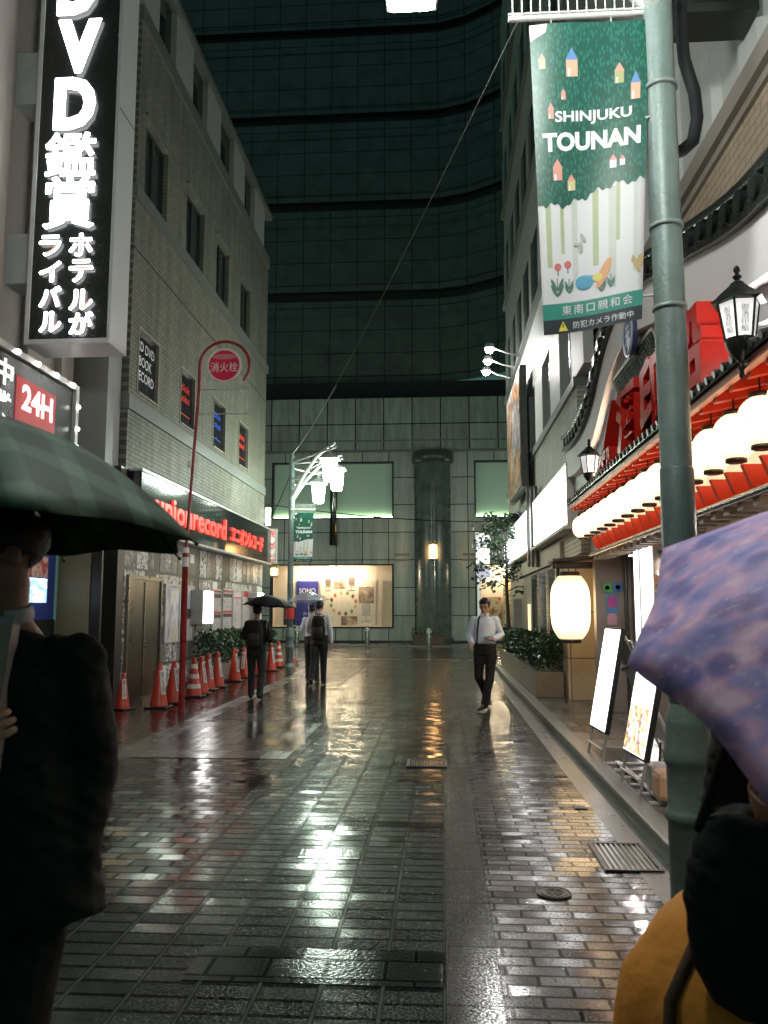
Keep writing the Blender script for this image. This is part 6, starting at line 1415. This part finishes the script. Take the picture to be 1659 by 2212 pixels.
    for s_ in 'LR':
        e = MB(); an, to = g('an'+s_), g('toe'+s_); d = (to-an); dn = Vector((d.x, d.y, 0)).normalized()
        heel = an - dn*.055 + V(0,0,-.035)
        e.ring_tube([heel-dn*.012, heel+V(0,0,.005), an.lerp(to,.45)+V(0,0,-.012), to+V(0,0,-.004), to+dn*.035], [(.026,.026),(.036,.04),(.043,.036),(.042,.026),(.012,.012)], 12, up=(1,0,0) if abs(dn.x) < .7 else (0,1,0)); e.build('shoe', shoes, t)
    t.location = loc; t.rotation_euler.z = rz; t.scale = (scale,)*3
    return t
# ---------------------------------------------------------------- umbrellas
def umbrella(label, apex, axis, phase, R, h, fabric, shaft=.78, rib_m=None, edge_m=None, panel_alt=None):
    t = thing('umbrella', label, 'umbrella', (0,0,0)); n = 8; K = 9; T = 12
    def pt(tt, q, off=0.0):
        a = 2*math.pi*q/n; sg = math.sin(math.pi*(q % 1.0))**2
        ch = math.cos(math.pi/n)/math.cos(((q % 1.0)-.5)*2*math.pi/n); r = R*tt*ch*(1-.035*sg*tt**3); z = -h*(tt**2.0) + .012*sg*tt*R/.5
        return V(r*math.cos(a), r*math.sin(a), z+off)
    m = MB(); N = n*K; vs = [V(0,0,0)]
    for j in range(1, T+1):
        for i in range(N): vs.append(pt(j/T, i/K))
    fs = [(0, 1+i, 1+(i+1) % N) for i in range(N)]; ms = [0]*N
    for j in range(T-1):
        for i in range(N): fs.append((1+j*N+i, 1+(j+1)*N+i, 1+(j+1)*N+(i+1) % N, 1+j*N+(i+1) % N))
    m.add(vs, fs, 0, True); cn = m.build('canopy', fabric, t, solid=.0012)
    rm = rib_m or steel
    for k in range(n):
        rb = MB(); rb.ring_tube([pt(j/T, k, -.006) for j in range(0, T+1, 2)] + [pt(1.02, k, -.004)], .0028, 6); rb.ball(pt(1.015, k, -.003), .006, seg=8, rows=5); q = pt(.5, k, -.01); rb.tube((0,0,-h-.10), q, .0022, 5); rb.build('rib', rm, t)
    m = MB(); m.tube((0,0,-.01), (0,0,-shaft), .006, 10); m.build('shaft', rm, t)
    m = MB(); m.lathe([(.0,.055),(.006,.05),(.007,.0),(.02,-.002),(.02,-.006)], (0,0,0), 12); m.build('ferrule', shoe_m, t)
    m = MB(); m.ring_tube([(0,0,-shaft+.02), (0,0,-shaft-.10), (.02,0,-shaft-.135), (.05,0,-shaft-.135), (.065,0,-shaft-.11)], .012, 10); m.build('handle', shoe_m, t)
    a = Vector(axis).normalized(); ref = V(0,0,1)
    u = ref.cross(a); u = u.normalized() if u.length > 1e-4 else V(1,0,0); v = a.cross(u)
    Mx = Matrix(((u.x, v.x, a.x), (u.y, v.y, a.y), (u.z, v.z, a.z))).to_4x4() @ Matrix.Rotation(phase, 4, 'Z'); Mx.translation = Vector(apex)
    t.matrix_world = Mx
    return t
def fabric_mat(name, build):
    m, n, l, b = nt(name); tc = n.new('ShaderNodeTexCoord'); build(n, l, b, tc); b.inputs['Roughness'].default_value = .6; b.inputs['Specular IOR Level'].default_value = .25
    return m
def purple(n, l, b, tc):
    mp = n.new('ShaderNodeMapping'); mp.inputs['Rotation'].default_value = (0,0,.9); mp.inputs['Scale'].default_value = (8,20,20); l.new(tc.outputs['Object'], mp.inputs[0])
    ns = n.new('ShaderNodeTexNoise'); ns.inputs['Scale'].default_value = 1; ns.inputs['Detail'].default_value = 4; l.new(mp.outputs[0], ns.inputs['Vector'])
    cr = n.new('ShaderNodeValToRGB'); e = cr.color_ramp.elements; e[0].position = .30; e[0].color = (.24,.24,.62,1); e[1].position = .70; e[1].color = (.92,.66,.84,1)
    q = e.new(.46); q.color = (.48,.38,.72,1); q = e.new(.56); q.color = (.72,.42,.68,1); l.new(ns.outputs['Fac'], cr.inputs[0])
    m2 = n.new('ShaderNodeMapping'); m2.inputs['Rotation'].default_value = (0,0,.9); m2.inputs['Scale'].default_value = (11,16,16); l.new(tc.outputs['Object'], m2.inputs[0])
    vo = n.new('ShaderNodeTexVoronoi'); vo.inputs['Scale'].default_value = 1; l.new(m2.outputs[0], vo.inputs['Vector'])
    c2 = n.new('ShaderNodeValToRGB'); c2.color_ramp.elements[0].position = .28; c2.color_ramp.elements[0].color = (1,1,1,1); c2.color_ramp.elements[1].position = .50; c2.color_ramp.elements[1].color = (0,0,0,1); l.new(vo.outputs['Distance'], c2.inputs[0])
    mf = n.new('ShaderNodeMath'); mf.operation = 'MULTIPLY'; mf.inputs[1].default_value = .6; l.new(c2.outputs[0], mf.inputs[0])
    mx = n.new('ShaderNodeMix'); mx.data_type = 'RGBA'; l.new(mf.outputs[0], mx.inputs[0]); l.new(cr.outputs[0], mx.inputs[6]); mx.inputs[7].default_value = (.13,.11,.36,1)
    m3 = n.new('ShaderNodeMapping'); m3.inputs['Rotation'].default_value = (0,0,.9); m3.inputs['Scale'].default_value = (3,85,85); l.new(tc.outputs['Object'], m3.inputs[0])
    n3 = n.new('ShaderNodeTexNoise'); n3.inputs['Scale'].default_value = 1; n3.inputs['Detail'].default_value = 2; l.new(m3.outputs[0], n3.inputs['Vector'])
    c3 = n.new('ShaderNodeMapRange'); c3.inputs[1].default_value = .60; c3.inputs[2].default_value = .78; c3.inputs[3].default_value = 0; c3.inputs[4].default_value = .7; l.new(n3.outputs['Fac'], c3.inputs[0])
    m4 = n.new('ShaderNodeMix'); m4.data_type = 'RGBA'; l.new(c3.outputs[0], m4.inputs[0]); l.new(mx.outputs[2], m4.inputs[6]); m4.inputs[7].default_value = (.85,.8,.92,1); l.new(m4.outputs[2], b.inputs['Base Color'])
def green_check(n, l, b, tc):
    sp = n.new('ShaderNodeSeparateXYZ'); l.new(tc.outputs['Object'], sp.inputs[0]); outs = []
    for ax, ph in ((0, .0), (1, 1.0)):
        m1 = n.new('ShaderNodeMath'); m1.operation = 'MULTIPLY_ADD'; m1.inputs[1].default_value = 42; m1.inputs[2].default_value = ph; l.new(sp.outputs[ax], m1.inputs[0])
        s1 = n.new('ShaderNodeMath'); s1.operation = 'SINE'; l.new(m1.outputs[0], s1.inputs[0])
        r1 = n.new('ShaderNodeMapRange'); r1.inputs[1].default_value = .25; r1.inputs[2].default_value = .6; r1.inputs[3].default_value = 0; r1.inputs[4].default_value = .5; l.new(s1.outputs[0], r1.inputs[0]); outs.append(r1)
    ad = n.new('ShaderNodeMath'); ad.operation = 'ADD'; l.new(outs[0].outputs[0], ad.inputs[0]); l.new(outs[1].outputs[0], ad.inputs[1])
    mx = n.new('ShaderNodeMix'); mx.data_type = 'RGBA'; mx.inputs[6].default_value = (.008,.024,.014,1); mx.inputs[7].default_value = (.06,.115,.075,1); l.new(ad.outputs[0], mx.inputs[0]); l.new(mx.outputs[2], b.inputs['Base Color'])
def clear_film(n, l, b, tc):
    b.inputs['Base Color'].default_value = (.8,.8,.82,1); b.inputs['Alpha'].default_value = .30
def black_fab(n, l, b, tc): b.inputs['Base Color'].default_value = (.012,.014,.016,1)
fab_purple = fabric_mat('purple_flower_fabric', purple); fab_green = fabric_mat('green_check_fabric', green_check)
fab_clear = fabric_mat('clear_vinyl', clear_film); fab_black = fabric_mat('black_umbrella_fabric', black_fab); fab_clear.node_tree.nodes['Principled BSDF'].inputs['Roughness'].default_value = .15
# ---------------------------------------------------------------- backpack
def backpack(label, loc, rz, sc=1.0):
    t = thing('backpack', label, 'backpack', (0,0,0)); m = MB()
    m.ring_tube([(0,0,-.24), (0,0,-.2), (0,0,-.02), (0,0,.16), (0,0,.235), (0,0,.25)], [(.12,.06),(.145,.085),(.15,.095),(.135,.085),(.10,.05),(.05,.02)], 20, up=(1,0,0)); m.build('bag', cloth_black, t)
    m = MB(); m.ring_tube([(0,.085,-.2), (0,.1,-.12), (0,.1,-.02), (0,.085,.02)], [(.09,.02),(.105,.035),(.105,.035),(.09,.015)], 16, up=(1,0,0)); m.build('pocket', mat('bag_panel', (.02,.02,.022), .6), t)
    m = MB()
    for q in (-1, 1): m.ring_tube([(q*.075,-.03,.20), (q*.10,-.09,.255), (q*.115,-.19,.22), (q*.13,-.24,.08), (q*.14,-.17,-.12), (q*.13,-.05,-.19)], [(.022,.008)]*6, 8)
    m.ring_tube([(-.03,-.03,.24), (-.02,-.03,.275), (.02,-.03,.275), (.03,-.03,.24)], .008, 8); m.build('straps', cloth_black, t)
    t.location = loc; t.rotation_euler.z = rz; t.scale = (sc,)*3; return t
def base_pose(hgt=1.75):
    return dict(pelvis=(0,0,.95), chest=(0,0,1.40), neck=(0,.01,1.475), head=(0,-.015,1.62), shL=(.168,0,1.395), shR=(-.168,0,1.395), elL=(.24,.02,1.13), elR=(-.24,.02,1.13), wrL=(.25,-.06,.88), wrR=(-.25,-.06,.88),
      hipL=(.09,0,.90), hipR=(-.09,0,.90), knL=(.10,-.02,.50), knR=(-.10,-.02,.50), anL=(.11,.0,.085), anR=(-.11,0,.085), toeL=(.13,-.15,.035), toeR=(-.13,-.15,.035))
# the man with the phone, walking towards the camera (faces -Y)
J = base_pose(); J.update(look=(-.28,-1,-.22), head=(.0,-.045,1.612), neck=(0,-.005,1.475),
  elL=(.265,.02,1.16), wrL=(.10,-.24,1.10), hdL=(-.85,-.45,.05), pnL=(.1,.1,1), thL=1,
  elR=(-.25,.04,1.14), wrR=(-.215,-.20,1.02), hdR=(-.25,-.6,-.5), pnR=(.8,-.2,.1), thR=-1,
  hipL=(.09,0,.90), knL=(.06,-.16,.50), anL=(-.035,-.26,.095), toeL=(-.125,-.38,.035),
  hipR=(-.09,0,.90), knR=(-.105,.0,.49), anR=(.045,.36,.17), toeR=(.075,.25,.05))
p0 = at(1050, 1532, Z=0); LM = V(p0.x, p0.y+.05, 0)
person('man in pale blue shirt and black trousers holding a phone by the sign post', LM, 0, J, shirt_blue, cloth_black, glasses=True, voxel=.009, hands=((.55,), (.4,)), scale=1.03)
t = thing('phone', 'dark phone held by the man in the pale blue shirt', 'phone', LM+V(-.01,-.30,1.15)); L = t.location
m = MB(); m.obox((L.x-.055, L.y-.055, L.z-.005), (.13,.01,.015), (-.01,.068,.02), (0,-.002,.008)); m.build('case', shoe_m, t, bevel=.003); m = MB(); m.obox((L.x-.052, L.y-.050, L.z+.0045), (.122,.01,.014), (-.009,.060,.018), (0,-.0003,.001)); m.build('screen', emit('phone_screen', (.7,.8,1), .25, (.02,.02,.02)), t)
m = MB(); m.ring_tube([LM+V(-.14,-.125,1.0), LM+V(-.13,-.135,1.25), LM+V(-.10,-.10,1.46), LM+V(-.06,.03,1.53), LM+V(.0,.10,1.50)], [(.014,.004)]*5, 8, up=(1,0,0)); tag(m.build('bag_strap', cloth_black), 'dark bag strap over the shoulder of the man with the phone', 'strap')
# the man in black under the small black umbrella, seen from behind
J = base_pose(); J.update(elL=(.25,.0,1.14), wrL=(.17,-.22,1.17), hdL=(-.2,-.5,.6), pnL=(-1,0,0), elR=(-.25,.02,1.12), wrR=(-.20,-.20,1.08), hdR=(.3,-.8,.3), pnR=(1,0,0), knL=(.11,-.10,.49), anL=(.12,-.12,.09), toeL=(.14,-.27,.035), knR=(-.11,.03,.49), anR=(-.115,.20,.12), toeR=(-.125,.07,.035))
p0 = at(551, 1512, Z=0); L2_ = V(p0.x, p0.y+.05, 0)
person('man in black seen from behind under the small black umbrella', L2_, math.pi, J, cloth_black, cloth_charcoal, voxel=.010, scale=.97, hands=((1.0,), (.7,)), jacket=True, collar=False)
backpack('black backpack on the man under the black umbrella', L2_+V(0,-.17,1.17), math.pi)
ap = at(582, 1286, Y=14.75); umbrella('small black folding umbrella over the man in black by the cones', ap, (.06,.05,1), .2, .47, .20, fab_black, .62)
# the white-shirted man with a backpack
J = base_pose(); J.update(look=(-.35,-1,-.05), elL=(.25,-.02,1.13), wrL=(.18,-.23,1.10), hdL=(-.4,-.8,.1), elR=(-.235,.03,1.13), wrR=(-.255,.03,.87), hdR=(-.05,-.1,-1), pnR=(1,0,0), thR=-1, knL=(.10,.06,.50), anL=(.125,.30,.16), toeL=(.13,.19,.045), knR=(-.085,-.06,.49), anR=(-.075,-.10,.085), toeR=(-.095,-.26,.035))
p0 = at(690, 1480, Z=0); L3_ = V(p0.x, p0.y-.08, 0)
person('man in white shirt with black backpack walking away in mid street', L3_, math.pi, J, shirt_white, cloth_charcoal, voxel=.010, hands=((.6,), (.35,)), scale=1.03)
backpack('black backpack with straps on the white-shirted man in mid street', L3_+V(0,-.17,1.22), math.pi, 1.03)
# his companion under the clear umbrella
J = base_pose(); J.update(look=(-.2,-1,0), elL=(.24,.0,1.15), wrL=(.16,-.2,1.2), hdL=(-.2,-.4,.7), pnL=(-1,0,0), elR=(-.25,.0,1.15), wrR=(-.16,-.22,1.18), hdR=(.3,-.4,.7), pnR=(1,0,0), knL=(.10,-.1,.5), anL=(.1,-.08,.09), toeL=(.11,-.23,.035))
p0 = at(669, 1474, Z=0)
L4_ = V(p0.x, 18.75, 0); L4_.x = at(674, 1400, Y=18.75).x
person('second man in white shirt under the clear umbrella, mostly hidden behind the backpack', L4_, math.pi, J, shirt_white, cloth_charcoal, voxel=.011, scale=.99, hands=((1.0,), (.6,)))
ap = at(666, 1279, Y=18.6); umbrella('clear plastic umbrella over the two white-shirted men', ap, (-.05,.05,1), .1, .48, .21, fab_clear, .72)
# foreground man in the black suit
J = base_pose(); J.update(chest=(0,0,1.44), neck=(0,.0,1.525), head=(0,-.02,1.69), shL=(.175,0,1.425), shR=(-.175,0,1.425), elL=(.215,.04,1.17), wrL=(.20,-.03,.97), hdL=(-.1,-.1,-1), elR=(-.26,-.04,1.17), wrR=(.0,-.25,1.28), hdR=(.8,-.1,.35), pnR=(.1,1,.1), look=(-1,-.45,-.2), pelvis=(0,0,.98), hipL=(.09,0,.93), hipR=(-.09,0,.93), knL=(.09,-.12,.5), knR=(-.1,.05,.5), anL=(.1,-.2,.09), toeL=(.12,-.35,.035), anR=(-.11,.2,.12), toeR=(-.12,.08,.04))
LP_ = V(-1.095, 2.02, 0)
pm = person('man in black suit and white shirt under the green checked umbrella', LP_, .15, J, cloth_black, cloth_black, voxel=.009, jacket=True, hands=((.9,), (1.0,)), scale=1.03, hem=(.13,.27,.15))
m = MB(); m.poly([(-.065,-.125,1.52), (.065,-.125,1.52), (.06,-.175,1.30), (.05,-.19,1.08), (0,-.19,1.0), (-.05,-.19,1.08), (-.06,-.175,1.30)], (0,.05,0)); m.v = [tuple(v) for v in m.v]
o = bpy.data.objects.new('shirt_front', m.mesh('shirt_front')); o.data.materials.append(mat('shirt_grey', (.5,.44,.42), .8, 0, .1, 7, .5, 22)); COL.objects.link(o); o.parent = pm
umbrella('big dark green checked umbrella', (-1.2, 1.97, 2.09), (.03,.03,1), .0, .61, .30, fab_green, .80, black_frame)
# the long flap of his jacket
# foreground woman with the purple umbrella
J = base_pose(); J.update(pelvis=(0,0,.92), chest=(0,0,1.30), neck=(0,0,1.37), head=(0,-.02,1.52), shL=(.165,0,1.31), shR=(-.165,0,1.31), elL=(.22,.0,1.06), wrL=(.08,-.20,1.10), hdL=(-.3,-.4,.7), pnL=(-1,0,0), elR=(-.20,.06,1.07), wrR=(-.20,-.16,1.14), hdR=(-.25,-.3,.6), pnR=(.6,.0,.2), thR=-1)
LW_ = V(.87, 2.06, 0); mustard = mat('mustard_cloth', (.64,.25,.03), .75, 0, .12, 5, .4, 30)
person('woman in black jacket and mustard skirt behind the purple umbrella', LW_, .1, J, cloth_black, cloth_black, hair='long', voxel=.009, jacket=True, skirt=mustard, hands=((1.0,), (.6,)))
umbrella('big purple and blue flowered umbrella', (.874, 1.523, 1.707), (math.cos(.907)*math.cos(-1.77), math.cos(.907)*math.sin(-1.77), math.sin(.907)), .1656, .54, .2, fab_purple, .72)
bc = V(.66, 1.84, .96); t = thing('shoulder_bag', 'soft black shoulder bag hanging before the mustard skirt', 'bag', bc)
m = MB(); m.ring_tube([bc+V(.02,0,-.185), bc+V(.015,0,-.17), bc+V(.01,0,-.13), bc+V(0,0,-.07), bc+V(0,0,.02), bc+V(.02,0,.12), bc+V(.03,0,.20)], [(.03,.02),(.075,.04),(.125,.06),(.155,.07),(.168,.075),(.17,.06),(.14,.03)], 28, up=(1,0,0)); m = remesh(m, .01, 8, .6, .006, 2); m.build('bag', cloth_black, t)
m = MB(); m.ring_tube([bc+V(-.13,0,.18), bc+V(-.06,.0,.36), bc+V(.06,.08,.46)], [(.012,.005)]*3, 8); m.ring_tube([bc+V(.16,0,.18), bc+V(.14,.0,.36), bc+V(.10,.08,.46)], [(.012,.005)]*3, 8); m.build('strap', cloth_black, t)
